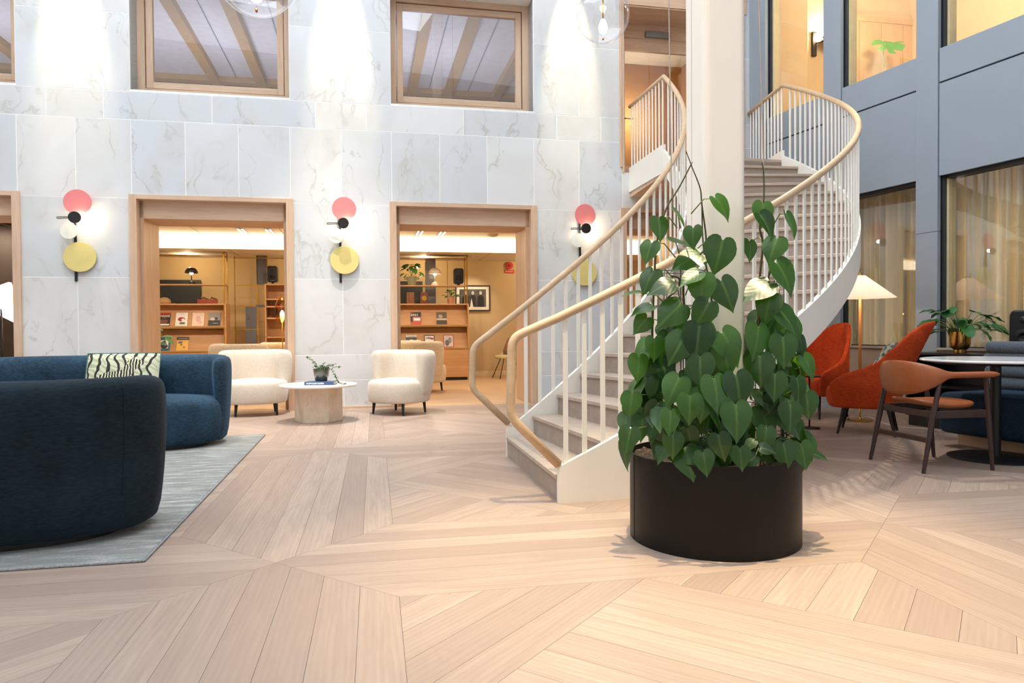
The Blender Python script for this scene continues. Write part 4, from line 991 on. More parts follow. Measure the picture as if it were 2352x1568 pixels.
CORD = mat('white_cord', (228, 224, 214), .6)
for px0, px1, py1, dep, lab in ((1536, 1543, 470, 3.32, 'thin white cord hanging beside the column near the landing guard'), (1743, 1754, 400, 3.36, 'thin white cord hanging beside the column over the narrower plant')):
    a, b = ony(px0, 0, dep), ony(px1, py1, dep); d = (a-b).normalized(); t_ = (ZTOP-b.z)/d.z
    c = MB().tube([b, b+d*t_], .0028, 6).build('support_cord', CORD, smooth=True); tag(c, lab, 'cord', 'plant support cords')
# ================================================================== FURNITURE ON THE RIGHT
ORANGE = m_velvet('orange_velvet', (168, 52, 20), (206, 82, 34), .5); ORANGE_D = m_velvet('rust_velvet', (128, 44, 28), (158, 62, 40), .4)
LEATHER = mat('cognac_leather', (156, 86, 46), .38, vary=.08, scale=30, bump=.08); DARKWOOD = wood('dark_walnut', (64, 42, 36), (40, 26, 24), .4, 'Z')
BRASS = mat('brass', (206, 160, 84), .22, 1.0, vary=.05)
def lerp_tab(tab, x):
    for (a, b), (c, d) in zip(tab, tab[1:]):
        if x <= c: k = (x-a)/(c-a); k = k*k*(3-2*k)*.5 + k*.5; return b+(d-b)*k
    return tab[-1][1]
def wing_chair(label, loc, rz):
    o = thing('wing_chair', label, 'chair', loc, rz)
    HT = [(0, 1.05), (.16, 1.035), (.28, .96), (.42, .80), (.56, .66), (.75, .575), (.92, .53), (1, .47)]
    def sh(u, v):
        q = 2*u-1; au = abs(q); sg = 1 if q >= 0 else -1; z = .25 + v*(lerp_tab(HT, au)-.25)
        if au < .55: an = au/.55*PI/2; x = .335*math.sin(an); y = .04 + .24*math.cos(an)
        else: x = .335 - .03*((au-.55)/.45)**2; y = .04 - .36*(au-.55)/.45
        k = max(0, (z-.42)/.63); bw = max(0, 1-au/.7)
        y += .26*k**1.15*(.25+.75*bw); x *= (1-.34*k*(1 if au < .6 else .5)) * (.80 + .20*min(1, (z-.25)/.22)); y = y*(.86 + .14*min(1, (z-.25)/.22))
        return (sg*x, y, z)
    MB().grid(sh, 57, 12).build('shell', ORANGE_D if False else ORANGE, o, smooth=True, solid=.042, sub=1)
    n = 36; rings = [(.84, .235), (.93, .25), (.99, .30), (1, .36), (.985, .41), (.93, .44), (.75, .455), (.3, .462)]; vs = []
    for k, z in rings:
        for j in range(n):
            a = 2*PI*j/n; c, s_ = math.cos(a), math.sin(a); vs.append((k*.30*math.copysign(abs(c)**.72, c), -.06 + k*.31*math.copysign(abs(s_)**.72, s_), z))
    m_ = len(rings); fs = [(i*n+j, i*n+(j+1) % n, (i+1)*n+(j+1) % n, (i+1)*n+j) for i in range(m_-1) for j in range(n)] + [tuple(range(n))[::-1], tuple(range((m_-1)*n, m_*n))]
    MB().add(vs, fs).build('seat_cushion', ORANGE, o, smooth=True, sub=1)
    for x in (-1, 1):
        for y in (-1, 1): tapered_leg(o, x*.19, y*.18-.01, .26, .022, .011, dx=x*.05, dy=y*.06)
    return o
wing_chair('orange velvet wing lounge chair beside the stair stringer', (3.40, 8.06, 0), math.radians(-60))
wing_chair('orange velvet wing lounge chair with a patterned cushion, nearer the brown leather chair', (3.37, 6.79, 0), math.radians(-120))
def m_pattern():
    t = NT('patterned_fabric'); v = t.coords('Object'); vo = t.n('TexVoronoi'); t.l(v, vo.inputs['Vector']); vo.inputs['Scale'].default_value = 26
    t.set(color=t.ramp(vo.outputs['Distance'], [(.2, srgb(70, 92, 112)), (.45, srgb(150, 160, 162)), (.6, srgb(196, 176, 120)), (.75, srgb(206, 204, 196))], 'CONSTANT'), rough=.85); return t.m
cushion('patterned_cushion', 'grey blue patterned cushion leaning inside the orange chair', .42, .42, .15, m_pattern(), mat('grey_piping', (120, 124, 128), .8), (3.47, 6.70, .66), (-.50, 0, math.radians(-120)))
# side table by the first wing chair
q = onz(1859, 862, .52); st = thing('side_table', 'tiny round dark side table in front of the orange chair by the stair', 'table', (q.x, q.y, 0))
MB().lathe([(.10, .505), (.105, .51), (.105, .518), (.1, .522)], 36).build('top', DARKWOOD, st, smooth=True, auto=.6); MB().lathe([(.008, 0.012), (.008, .506)], 12).build('stem', BLACKWOOD, st, smooth=True); MB().lathe([(.10, 0), (.10, .008), (.02, .013)], 36).build('foot', BLACKWOOD, st, smooth=True, auto=.6)
# floor lamp
fl_ = thing('floor_lamp', 'brass floor lamp with a wide glowing conical shade beside the orange chairs', 'lamp', (3.682, 7.61, 0))
MB().lathe([(.128, 0), (.132, .004), (.132, .010), (.12, .016), (.02, .022), (.012, .04)], 48).build('base', BRASS, fl_, smooth=True, auto=.6)
MB().lathe([(.009, .02), (.009, .16)], 16).build('lower_stem', BRASS, fl_, smooth=True); MB().lathe([(.014, .16), (.014, 1.33)], 16).build('stem_sleeve', mat('cane_wrap', (196, 124, 48), .45, vary=.1, scale=90), fl_, smooth=True)
MB().lathe([(.004, 1.33), (.004, 1.58)], 8).build('rod', BRASS, fl_, smooth=True); MB().lathe([(.05, 1.53), (.006, 1.575), (.006, 1.60)], 20).build('finial', BRASS, fl_, smooth=True, auto=.6)
def m_shade(name, col, em):
    t = NT(name); tl = t.n('BsdfTranslucent'); tl.inputs[0].default_value = srgb(*col); df = t.n('BsdfDiffuse'); df.inputs[0].default_value = srgb(*col); v = t.coords('Object', (1, 1, 1)); nz = t.noise(v, 60, 2)
    mx = t.n('MixShader'); mx.inputs[0].default_value = .6; t.l(df.outputs[0], mx.inputs[1]); t.l(tl.outputs[0], mx.inputs[2]); e = t.n('Emission'); e.inputs[0].default_value = srgb(255, 220, 190); e.inputs[1].default_value = em
    ad = t.n('AddShader'); t.l(mx.outputs[0], ad.inputs[0]); t.l(e.outputs[0], ad.inputs[1]); t.l(ad.outputs[0], t.out.inputs[0]); return t.m
MB().lathe([(.345, 1.30), (.05, 1.535)], 64, cap0=False, cap1=False).build('shade', m_shade('lamp_shade_fabric', (245, 230, 220), .45), fl_, smooth=True, solid=.003)
MB().lathe([(.012, 1.36), (.03, 1.40), (.032, 1.43), (.014, 1.47)], 20).build('bulb', emis('bulb_glow', (1, .82, .6), 22), fl_, smooth=True)
light('POINT', 'floor_lamp_light', (3.682, 7.61, 1.415), 38, (1, .80, .56), shadow_soft_size=.035)
ca = MB().tube([(3.70, 7.60, .012)] + [tuple(onz(x, y, .006)) for x, y in ((1982, 958), (1995, 957), (2010, 962), (2030, 972), (2060, 979), (2090, 982), (2120, 984), (2140, 988))], .004, 6).build('power_cable', mat('white_cable', (232, 226, 214), .5), smooth=True); tag(ca, 'white power cable running from the brass lamp base along the floor', 'cable')
ca = MB().tube([tuple(onz(x, y, z)) for x, y, z in ((2148, 988, .006), (2160, 990, .02), (2166, 976, .08), (2168, 972, .09), (2166, 984, .03), (2172, 992, .008), (2187, 992, .006))], .004, 6).build('power_cable', mat('white_cable', (232, 226, 214), .5), smooth=True); tag(ca, 'short looped white cable on the floor beneath the low black bookcase', 'cable')
# brown leather armchair
bc = thing('leather_armchair', 'cognac leather armchair with dark walnut legs at the marble table', 'chair', (3.0, 5.17, 0), math.radians(100))
def rail_pt(t):
    """U-shaped top rail: t -1 right arm tip, 0 back, +1 left arm tip; front is -y"""
    at = abs(t); sg = 1 if t >= 0 else -1
    if at < .5: a = at/.5*PI/2; return V((sg*.285*math.sin(a), .10 + .16*math.cos(a), .665 - .03*math.cos(a)))
    k = (at-.5)/.5; return V((sg*(.285+.015*k), .10-.40*k, .665 + .0*k))
N = 41; k_ = 14; vs = []
for i in range(N):
    t = -1 + 2*i/(N-1); p = rail_pt(t); d = (rail_pt(min(1, t+.01))-rail_pt(max(-1, t-.01))).normalized(); nx = V((d.y, -d.x, 0)).normalized(); at = abs(t)
    hh = .022 + .105*max(0, 1-(at/.52)**2)**1.2; tt = .030 - .008*max(0, 1-at/.5); e = 1 if at < .93 else math.sqrt(max(.02, 1-((at-.93)/.07)**2))
    for j in range(k_):
        a = 2*PI*j/k_; vs.append(p + nx*(tt*e*math.cos(a)) + V((0, 0, hh*e*math.sin(a))))
fs = [(i*k_+j, i*k_+(j+1) % k_, (i+1)*k_+(j+1) % k_, (i+1)*k_+j) for i in range(N-1) for j in range(k_)] + [tuple(range(k_)), tuple(range((N-1)*k_, N*k_))[::-1]]
MB().add(vs, fs).build('backrest', LEATHER, bc, smooth=True, sub=1)
n = 36; rings = [(.80, .425), (.96, .43), (1, .445), (.99, .46), (.93, .468), (.6, .462), (.2, .456)]; vs = []
for k, z in rings:
    for j in range(n):
        a = 2*PI*j/n; c, s_ = math.cos(a), math.sin(a); y = k*.235*math.copysign(abs(s_)**.75, s_); vs.append((k*.245*math.copysign(abs(c)**.75, c), y-.02, z + .03*(y/.235)**2*(1 if y > 0 else .3)))
m_ = len(rings); MB().add(vs, [(i*n+j, i*n+(j+1) % n, (i+1)*n+(j+1) % n, (i+1)*n+j) for i in range(m_-1) for j in range(n)] + [tuple(range(n))[::-1], tuple(range((m_-1)*n, m_*n))]).build('seat', LEATHER, bc, smooth=True, sub=1)
for x, y, tx, ty in ((-.27, -.27, -.285, -.20), (.27, -.27, .285, -.20), (-.27, .27, -.262, .13), (.27, .27, .262, .13)):
    MB().tube([(x, y, 0), ((x*.5+tx*.5)*.99, (y+ty)/2, .34), (tx, ty, .655)], [.0125, .020, .015], 12).build('leg', DARKWOOD, bc, smooth=True, auto=.6)
for sg in (-1, 1):
    MB().bar((sg*.272, -.235, .395), (sg*.265, .19, .395), .022, .05).build('side_rail', DARKWOOD, bc, bevel=.004)
MB().bar((-.27, -.23, .395), (.27, -.23, .395), .022, .045).build('front_rail', DARKWOOD, bc, bevel=.004); MB().bar((-.265, .18, .395), (.265, .18, .395), .022, .045).build('rear_rail', DARKWOOD, bc, bevel=.004)
MB().bar((-.266, .22, .22), (.266, .22, .22), .02, .035).build('stretcher', DARKWOOD, bc, bevel=.004)
# marble dining table
dt = thing('dining_table', 'round white marble table on a black pedestal, cut by the frame edge', 'table', (3.64, 5.41, 0))
MB().lathe([(.475, .728), (.50, .733), (.503, .74), (.50, .747), (.495, .75), (.0, .7501)], 80, cap1=False).build('top', mat('carrara_top', (226, 228, 232), .12, vary=.06, scale=3), dt, smooth=True, auto=.5)
MB().lathe([(.40, .712), (.44, .728)], 60).build('under_plate', BLACKWOOD, dt, smooth=True, auto=.5)
PED = mat('black_powder_coat', (18, 18, 20), .45); MB().lathe([(.036, .012), (.036, .715)], 32).build('column', PED, dt, smooth=True, auto=.5); MB().lathe([(.318, 0), (.318, .008), (.30, .014), (.04, .02)], 72).build('base', PED, dt, smooth=True, auto=.5)
# blue bench sofa with stacked bolsters (runs along the right wall)
SOFB = m_velvet('petrol_fabric', (20, 36, 52), (34, 58, 80), .25); BOLST = m_boucle('charcoal_weave', (48, 58, 70), (74, 88, 104), 120, .4)
so = thing('bolster_sofa', 'petrol blue bench sofa with stacked charcoal bolsters on an oak plinth', 'sofa', PR(0, 0, 0), ANG_R)
MB().box(-4.42, -2.3, -1.36, -.62, .11, .45).build('seat', SOFB, so, bevel=.06, seg=4, smooth=True); MB().box(-4.38, -2.34, -1.16, -.66, 0, .115).build('plinth', OAK_H, so)
for k in range(4):
    z = .498 + k*.104; MB().tube([(-4.56+.02*abs(k-2), -.60, z), (-4.535+.02*abs(k-2), -.60, z), (-2.3, -.60, z)], [.030, .0525, .0525], 24).build('bolster', BOLST, so, smooth=True, auto=.9)
# low black bookcase under the window
cb = thing('bookcase', 'low black open bookcase standing under the window sill', 'bookcase', PR(0, 0, 0), ANG_R)
BLK = mat('black_lacquer', (20, 22, 26), .35)
MB().box(-5.47, -2.6, -.52, -.06, .715, .735).build('top', BLK, cb, bevel=.002); MB().box(-5.45, -2.62, -.48, -.08, .0, .10).build('plinth', BLK, cb); MB().box(-5.45, -2.62, -.09, -.07, .1, .715).build('back', BLK, cb)
for s_ in (-5.46, -4.50, -3.55, -2.62): MB().box(s_-.01, s_+.01, -.50, -.07, .1, .715).build('side', BLK, cb)
for z in (.10, .40): MB().box(-5.45, -2.62, -.50, -.09, z, z+.02).build('shelf', BLK, cb)
# brass pot with a leafy plant
q = PR(-5.03, -.30, .735); bp = thing('brass_pot_plant', 'leafy green plant in a brass pot on the low bookcase', 'plant', tuple(q))
MB().lathe([(.052, 0), (.056, .004), (.056, .035), (.075, .05), (.086, .075), (.09, .11), (.09, .205), (.086, .205), (.084, .18), (0, .175)], 48, cap1=False).build('pot', BRASS, bp, smooth=True, auto=.7)
BIGLEAF = m_leaf('broad_leaf', (40, 92, 44), (74, 138, 62), .4); rb = random.Random(21)
blm = []
for k in range(3):
    vs, fs = [], []; R_ = 9
    for i in range(R_+1):
        u = i/R_; w_ = .36*math.sin(PI*min(1, .08+.92*u))**.75*(1-.3*u) if i < R_ else .005
        for sx in (-1, -.5, 0, .5, 1): vs.append((sx*w_*(1+.05*math.sin(9*u+k)), u, -.28*u*u + .12*abs(sx)*w_ + .03*math.sin(14*u+k*2)*abs(sx)))
    for i in range(R_):
        for j in range(4): a = i*5+j; fs.append((a, a+1, a+6, a+5))
    me = bpy.data.meshes.new('broad_leaf'); me.from_pydata(vs, [], fs); me.shade_smooth(); me.materials.append(BIGLEAF); blm.append(me)
bpy.context.view_layer.update()
for k in range(34):
    an = k*2.399 + rb.uniform(-.3, .3); el = rb.uniform(.15, 1.15); ln = rb.uniform(.17, .33); d = V((math.cos(an)*math.cos(el), math.sin(an)*math.cos(el)*.8, math.sin(el))); b0 = V((math.cos(an)*.04, math.sin(an)*.04, .18)); b1 = b0 + d*ln + V((0, 0, -.02))
    MB().tube([b0, (b0+b1)/2 + V((0, 0, .03)), b1], .003, 5).build('stalk', TWIG, bp, smooth=True)
    y = (V((math.cos(an), math.sin(an), 0)) + V((0, 0, rb.uniform(-.5, .25)))).normalized(); z = V((0, 0, 1)) + V((rb.uniform(-.4, .4), rb.uniform(-.6, .2), 0)); z = (z-y*z.dot(y)).normalized(); x = y.cross(z)
    o = bpy.data.objects.new('leaf', blm[k % 3]); COL.objects.link(o); o.parent = bp; o.matrix_local = M.Translation(b1) @ M((x, y, z)).transposed().to_4x4() @ M.Scale(rb.uniform(.12, .19), 4)
# loudspeakers: one by the bolsters, two on the lobby shelves
SPK = mat('speaker_black', (22, 23, 26), .4); CONE = mat('speaker_cone', (12, 12, 14), .6); CHR = mat('small_chrome', (180, 180, 184), .2, 1)
def speaker(label, loc, rz, k=1.0):
    o = thing('loudspeaker', label, 'speaker', loc, rz); w_, h, d = .078*k, .245*k, .07*k
    poly = []
    for cx_, cy_, st_ in ((1, 1, 0), (-1, 1, 90), (-1, -1, 180), (1, -1, 270)):
        for j in range(6): an = math.radians(st_+j*18); poly.append((cx_*(w_-.03*k)+.03*k*math.cos(an), cy_*(h/2-.045*k)+.045*k*math.sin(an)))
    m_ = MB(M.Translation((0, 0, h/2+.03*k)) @ M.Rotation(PI/2, 4, 'X')); m_.prism(poly, -d, d); m_.build('cabinet', SPK, o, bevel=.012*k, seg=3)
    mb = MB(M.Translation((0, -d-.001, 0)) @ M.Rotation(PI/2, 4, 'X')); mb.lathe([(.052*k, .0), (.048*k, .004), (.02*k, -.002), (.0, .002)], 32, c=(0, h*.36+.02*k, 0), cap1=False); mb.build('woofer', CONE, o, smooth=True)
    mb = MB(M.Translation((0, -d-.001, 0)) @ M.Rotation(PI/2, 4, 'X')); mb.lathe([(.022*k, .0), (.02*k, .003), (.0, .004)], 24, c=(0, h*.80+.02*k, 0), cap1=False); mb.build('tweeter', SPK, o, smooth=True)
    MB().disc((0, -d-.003, h*.80+.02*k), (0, -1, 0), .006*k, .003, 16).build('dust_cap', CHR, o)
    MB().box(-.02*k, .02*k, -d-.0015, -d, h*.12+.02*k, h*.12+.025*k).build('badge', CHR, o)
    MB().lathe([(.045*k, 0), (.045*k, .006*k), (.02*k, .012*k), (.02*k, .035*k)], 24).build('stand', SPK, o, smooth=True, auto=.6); return o
speaker('black desktop loudspeaker on the low bookcase behind the bolster sofa', tuple(PR(-4.40, -.28, .735)), ANG_R+.25, 1.45)
# wall lamp and plant of the upper right room
ul = thing('wall_lamp', 'black bar wall lamp with an oval disc glowing in the upper room', 'lamp', PL(6.93, .78, 5.42), ANG_L)
MB().box(-.035, .035, -.04, 0, -.19, .19).build('backplate', BLK, ul, bevel=.004); MB().tube([(0, -.02, 0), (.12, -.12, .02)], .008, 8).build('arm', BLK, ul, smooth=True)
MB().disc((.23, -.16, .03), (.25, -.35, .9), .16, .02).build('reflector', BLK, ul, smooth=True, auto=.6)
MB().lathe([(.02, 0), (.035, .03), (.0, .06)], 16, c=(.19, -.12, .06), cap1=False).build('bulb', emis('bulb_glow', (1, .82, .6), 22), ul, smooth=True)
light('POINT', 'upper_wall_lamp_light', PL(7.1, .60, 5.58), 34, (1, .78, .46), shadow_soft_size=.05)
q = PL(7.95, .45, 4.45); mp_ = thing('split_leaf_plant', 'bright green split leaf plant behind the upper glazing', 'plant', tuple(q), 0)
MON = m_leaf('bright_leaf', (96, 190, 60), (130, 214, 84), .45, .3); vs, fs = [(0, 0, 0)], []; n = 34
for k in range(n):
    a = -2.7 + 5.4*k/(n-1); r_ = (.62+.38*math.cos(a*.5))*(1 if (k % 5) != 2 or k in (2, n-3) else .55); vs.append((r_*.55*math.sin(a), r_*math.cos(a)*.9, .10*math.cos(3*a)-.15*r_))
for k in range(n-1): fs.append((0, k+1, k+2))
mm = bpy.data.meshes.new('split_leaf'); mm.from_pydata(vs, [], fs); mm.materials.append(MON); mm.shade_smooth()
MB().lathe([(.15, -1.35), (.19, -1.0), (.0, -1.0)], 24, cap1=False).build('pot', mat('terracotta', (150, 100, 70), .7), mp_, smooth=True)
for dx, dz, s_, ro_ in ((0, .92, .34, .35), (.10, .30, .32, 1.2), (-.35, .05, .25, -.8)):
    MB().tube([(0, 0, -1.0), (dx*.3, 0, dz*.3-.3), (dx-.1*s_, 0, dz)], .008, 6).build('stalk', TWIG, mp_, smooth=True)
    o = bpy.data.objects.new('leaf', mm); COL.objects.link(o); o.parent = mp_; o.matrix_local = M.Translation((dx, -.02, dz)) @ M.Rotation(ANG_L-.3, 4, 'Z') @ M.Rotation(PI/2-.6, 4, 'X') @ M.Rotation(-PI/2+ro_*.3, 4, 'Z') @ M.Scale(s_, 4)
# ================================================================== WALL LAMPS, PENDANTS
PINK = mat('pink_enamel', (222, 128, 130), .4, vary=.03); YEL = mat('pale_yellow_enamel', (222, 204, 130), .4, vary=.04); PEARL = mat('pearl_enamel', (226, 228, 220), .3, vary=.05); BLK2 = mat('black_enamel', (24, 22, 22), .4)
def disc_lamp(label, s_, dz=0.0):
    o = thing('disc_wall_lamp', label, 'lamp', PL(s_, 0, 0), ANG_L, 'coloured disc wall lamps')
    MB().box(-.014, .014, -.022, -.004, 1.60, 2.46).build('stem', BLK2, o, bevel=.003)
    MB().disc((.055, -.085, 2.525), (.10, -1, .05), .148, .016, 56).build('pink_disc', PINK, o, smooth=True, auto=.6)
    MB().disc((.052, -.035, 1.885+dz), (.05, -1, .04), .178, .022, 56).build('yellow_disc', YEL, o, smooth=True, auto=.6)
    MB().disc((-.045, -.075, 2.185), (-.05, -1, .06), .096, .014, 48).build('pearl_disc', PEARL, o, smooth=True, auto=.6)
    bd = MB().disc((.045, -.15, 2.335), (.08, -1, -.02), .068, .03, 40).build('black_disc', BLK2, o, smooth=True, auto=.6)
    MB().tube([(.03, -.14, 2.33), (-.09, -.13, 2.325), (-.15, -.12, 2.322), (-.158, -.12, 2.331), (-.15, -.12, 2.340), (.03, -.14, 2.342)], .0045, 8).build('handle', BLK2, bd, smooth=True)
    MB().tube([(0, -.015, 2.34), (.04, -.135, 2.335)], .008, 8).build('arm', BLK2, o, smooth=True)
    MB().lathe([(.0, -.022), (.02, -.01), (.024, .004), (.014, .02), (.0, .024)], 20, c=(.075, -.10, 2.345), cap0=False, cap1=False).build('bulb', emis('warm_bulb', (1, .80, .52), 40), o, smooth=True)
    light('POINT', 'disc_lamp_light', PL(s_+.085, -.105, 2.345), 9, (1, .80, .52), shadow_soft_size=.025)
    return o
disc_lamp('pink, black, pearl and yellow disc wall lamp above the blue sofa', -3.345)
disc_lamp('pink, black, pearl and yellow disc wall lamp above the coffee table', -.298)
disc_lamp('pink, black, pearl and yellow disc wall lamp behind the stair rail', 2.862, -.13)
GLOBE = glassy('blown_glass', (.97, .97, .98), 0, 1.5, .05)
def globe(label, c, r_):
    o = thing('globe_pendant', label, 'lamp', tuple(c), 0, 'clear glass globe pendants'); n = 24
    prof = [(r_*math.sin(PI*k/n), -r_*math.cos(PI*k/n)) for k in range(1, n)]
    MB().lathe(prof, 56).build('globe', GLOBE, o, smooth=True)
    MB().lathe([(.02, r_*.80), (.045, r_*.88), (.045, r_*1.02), (.02, r_*1.08)], 24).build('cap', BRASS, o, smooth=True, auto=.6)
    MB().tube([(0, 0, r_), (0, 0, ZTOP-c.z)], .004, 8).build('cord', BLK2, o, smooth=True)
    MB().tube([(0, 0, r_*.8), (0, 0, -r_*.72)], .006, 8).build('rod', BRASS, o, smooth=True)
    MB().lathe([(.0, -.055), (.026, -.035), (.034, 0), (.022, .04), (.012, .06)], 24, c=(0, 0, -r_*.45), cap0=False).build('bulb', emis('globe_bulb', (1, .86, .62), 30), o, smooth=True)
    MB().lathe([(.0, -.02), (.007, -.012), (.007, 0)], 12, c=(0, 0, -r_*.84), cap0=False).build('pin', mat('copper_pin', (176, 96, 50), .3, .8), o, smooth=True)
    light('POINT', 'globe_light', (c.x, c.y, c.z-r_*.45), 16, (1, .84, .6), shadow_soft_size=.035)
globe('clear glass globe pendant before the marble wall, nearer the blue sofas', ony(588, -57, 3.63), .20)
globe('clear glass globe pendant before the marble wall, beside the stair door', ony(1385, 36, 5.4), .196)
# small black reader beside the stair door, small label on the marble
q = thing('intercom', 'small black intercom on the oak jamb beside the stair door', 'intercom', PL(3.505, .30, 4.02), ANG_L)
MB().box(-.002, .03, -.055, .055, -.15, .15).build('housing', BLK2, q, bevel=.02, seg=4); MB().lathe([(.03, 0), (.026, .004), (0, .005)], 24).build('lens', CHR, q); q.children[1].matrix_local = M.Translation((.03, 0, .07)) @ M.Rotation(PI/2, 4, 'Y')
# wall-wash spots above the frame
for s_ in (-3.35, -.27, 2.75): light('SPOT', 'wall_washer', PL(s_, -.40, 6.3), 420, (1, .84, .50), target=PL(s_, .0, 4.7), spot_size=math.radians(27), spot_blend=.7, shadow_soft_size=.04)

# ================================================================== LOBBY CONTENTS
SHOAK = wood('shelf_oak', (206, 158, 108), (182, 134, 86), .45, 'X', 1, 3); SHOAKD = wood('shelf_oak_back', (198, 150, 100), (174, 126, 80), .5, 'X', 1, 3); GREYP = mat('smoked_mirror', (106, 108, 116), .3, vary=.05)
BR2 = mat('aged_brass', (190, 146, 60), .3, 1.0)
def shelf_unit(label, s0, s1, rail_l=True):
    o = thing('magazine_shelf', label, 'shelf', PL((s0+s1)/2, 4.70, 0), ANG_L); h = (s1-s0)/2
    MB().box(-h, h, 0, .40, .06, .60).build('base_cabinet', SHOAK, o, bevel=.003); MB().box(-h+.03, h-.03, .03, .38, 0, .06).build('plinth', BLACKWOOD, o)
    for z0 in (.60, 1.05):
        MB().add([(-h+.02, .03, z0+.03), (h-.02, .03, z0+.03), (h-.02, .20, z0+.43), (-h+.02, .20, z0+.43), (-h+.02, .05, z0+.03), (h-.02, .05, z0+.03), (h-.02, .22, z0+.43), (-h+.02, .22, z0+.43)], [(0,1,2,3),(7,6,5,4),(0,4,5,1),(1,5,6,2),(2,6,7,3),(3,7,4,0)]).build('display_board', SHOAKD, o)
        MB().box(-h, h, 0, .03, z0, z0+.045).build('ledge', SHOAK, o, bevel=.002)
        MB().box(-h+.01, h-.01, -.008, 0, z0+.012, z0+.024).build('edge_strip', BR2, o)
    for sx in (-1, 1): MB().box(sx*h-.012, sx*h+.012, 0, .40, .60, 1.50).build('side_panel', SHOAK, o)
    MB().box(-h, h, .22, .40, .6, 1.5).build('rear_panel', SHOAKD, o)
    MB().box(-h-.01, h+.01, -.005, .41, 1.48, 1.505).build('top_board', SHOAK, o, bevel=.002)
    MB().box(-h+.02, h-.02, .04, .34, 1.845, 1.865).build('shelf', SHOAK, o, bevel=.002); MB().box(-h+.02, h-.02, .04, .34, 2.38, 2.40).build('upper_shelf', mat('bronze_glass', (150, 104, 66), .2), o)
    for sx in (-1, 1):
        for y in (.02, .36): MB().bar((sx*(h-.02), y, .0 if sx > 0 else 1.5), (sx*(h-.02), y, 2.45), .022, .022).build('post', BR2, o)
        MB().tube([(sx*(h-.02), .02, 2.44), (sx*(h-.02), .10, 2.468), (sx*(h-.02), .28, 2.468), (sx*(h-.02), .36, 2.44)], .011, 8).build('post_loop', BR2, o, smooth=True)
    return o
U1 = shelf_unit('oak magazine shelf with brass posts in the portal behind the blue sofa', -4.05, -2.53)
U2 = shelf_unit('oak magazine shelf with brass posts in the portal next to the stair', .60, 2.0)
# open screen of smoked panels and the cubby tower beside the first shelf
sc_ = thing('screen_divider', 'brass framed screen of smoked panels behind the lobby chairs', 'divider', PL(-2.02, 5.32, 0), ANG_L)
for s_ in (-.44, -.02, .16): MB().bar((s_, 0, 0), (s_, 0, 2.46), .016, .016).build('post', BR2, sc_)
for z in (1.02, 1.47, 1.87, 2.40): MB().box(-.46, .60, -.01, .01, z, z+.018).build('rail', BR2, sc_)
for a, b, z0, z1 in ((-.04, .15, 1.9, 2.46), (-.25, -.05, .3, 1.47)): MB().box(a, b, -.008, .008, z0, z1).build('smoked_panel', GREYP, sc_)
MB().box(-.06, .36, -.012, .012, 1.46, 1.50).build('smoked_panel', GREYP, sc_)
sc2 = thing('screen_divider', 'grey smoked panel with a brass frame behind the plant and mushroom lamp', 'divider', PL(1.32, 5.2, 0), ANG_L)
MB().box(-.12, .09, -.008, .008, 1.5, 2.44).build('smoked_panel', GREYP, sc2); MB().tube([(-.12, 0, 1.5), (-.12, 0, 2.36), (-.06, 0, 2.44), (.26, 0, 2.44), (.33, 0, 2.36), (.33, 0, 0)], .007, 6).build('frame', BR2, sc2, smooth=True); MB().box(-.12, -.10, -.01, .01, 0, 1.5).build('post', BR2, sc2)
ct = thing('cubby_tower', 'oak cubby tower carrying a black loudspeaker in the lobby', 'shelf', PL(-1.42, 4.85, 0), ANG_L)
for s_ in (-.42, .42): MB().box(s_-.012, s_+.012, 0, .30, 0, 1.87).build('side', SHOAK, ct)
for z in (.02, .45, .86, 1.22, 1.44, 1.58, 1.86): MB().box(-.43, .43, 0, .30, z, z+.025).build('shelf', SHOAK, ct)
MB().box(-.42, .42, .29, .31, 0, 1.87).build('back', SHOAKD, ct)
bb_ = MB().box(-.03, .0, .02, .25, 1.247, 1.42).build('book', BLACKWOOD, frame=None); bb_.matrix_world = FL @ M.Translation((-1.65, 4.85, 0)); tag(bb_, 'black book standing in a cubby of the oak tower', 'book')
speaker('black loudspeaker on the oak cubby tower', tuple(PL(-1.72, 5.0, 1.886)), ANG_L, 1.25); speaker('black loudspeaker at the end of the shelf next to the stair', tuple(PL(1.83, 4.88, 1.866)), ANG_L, 1.25)
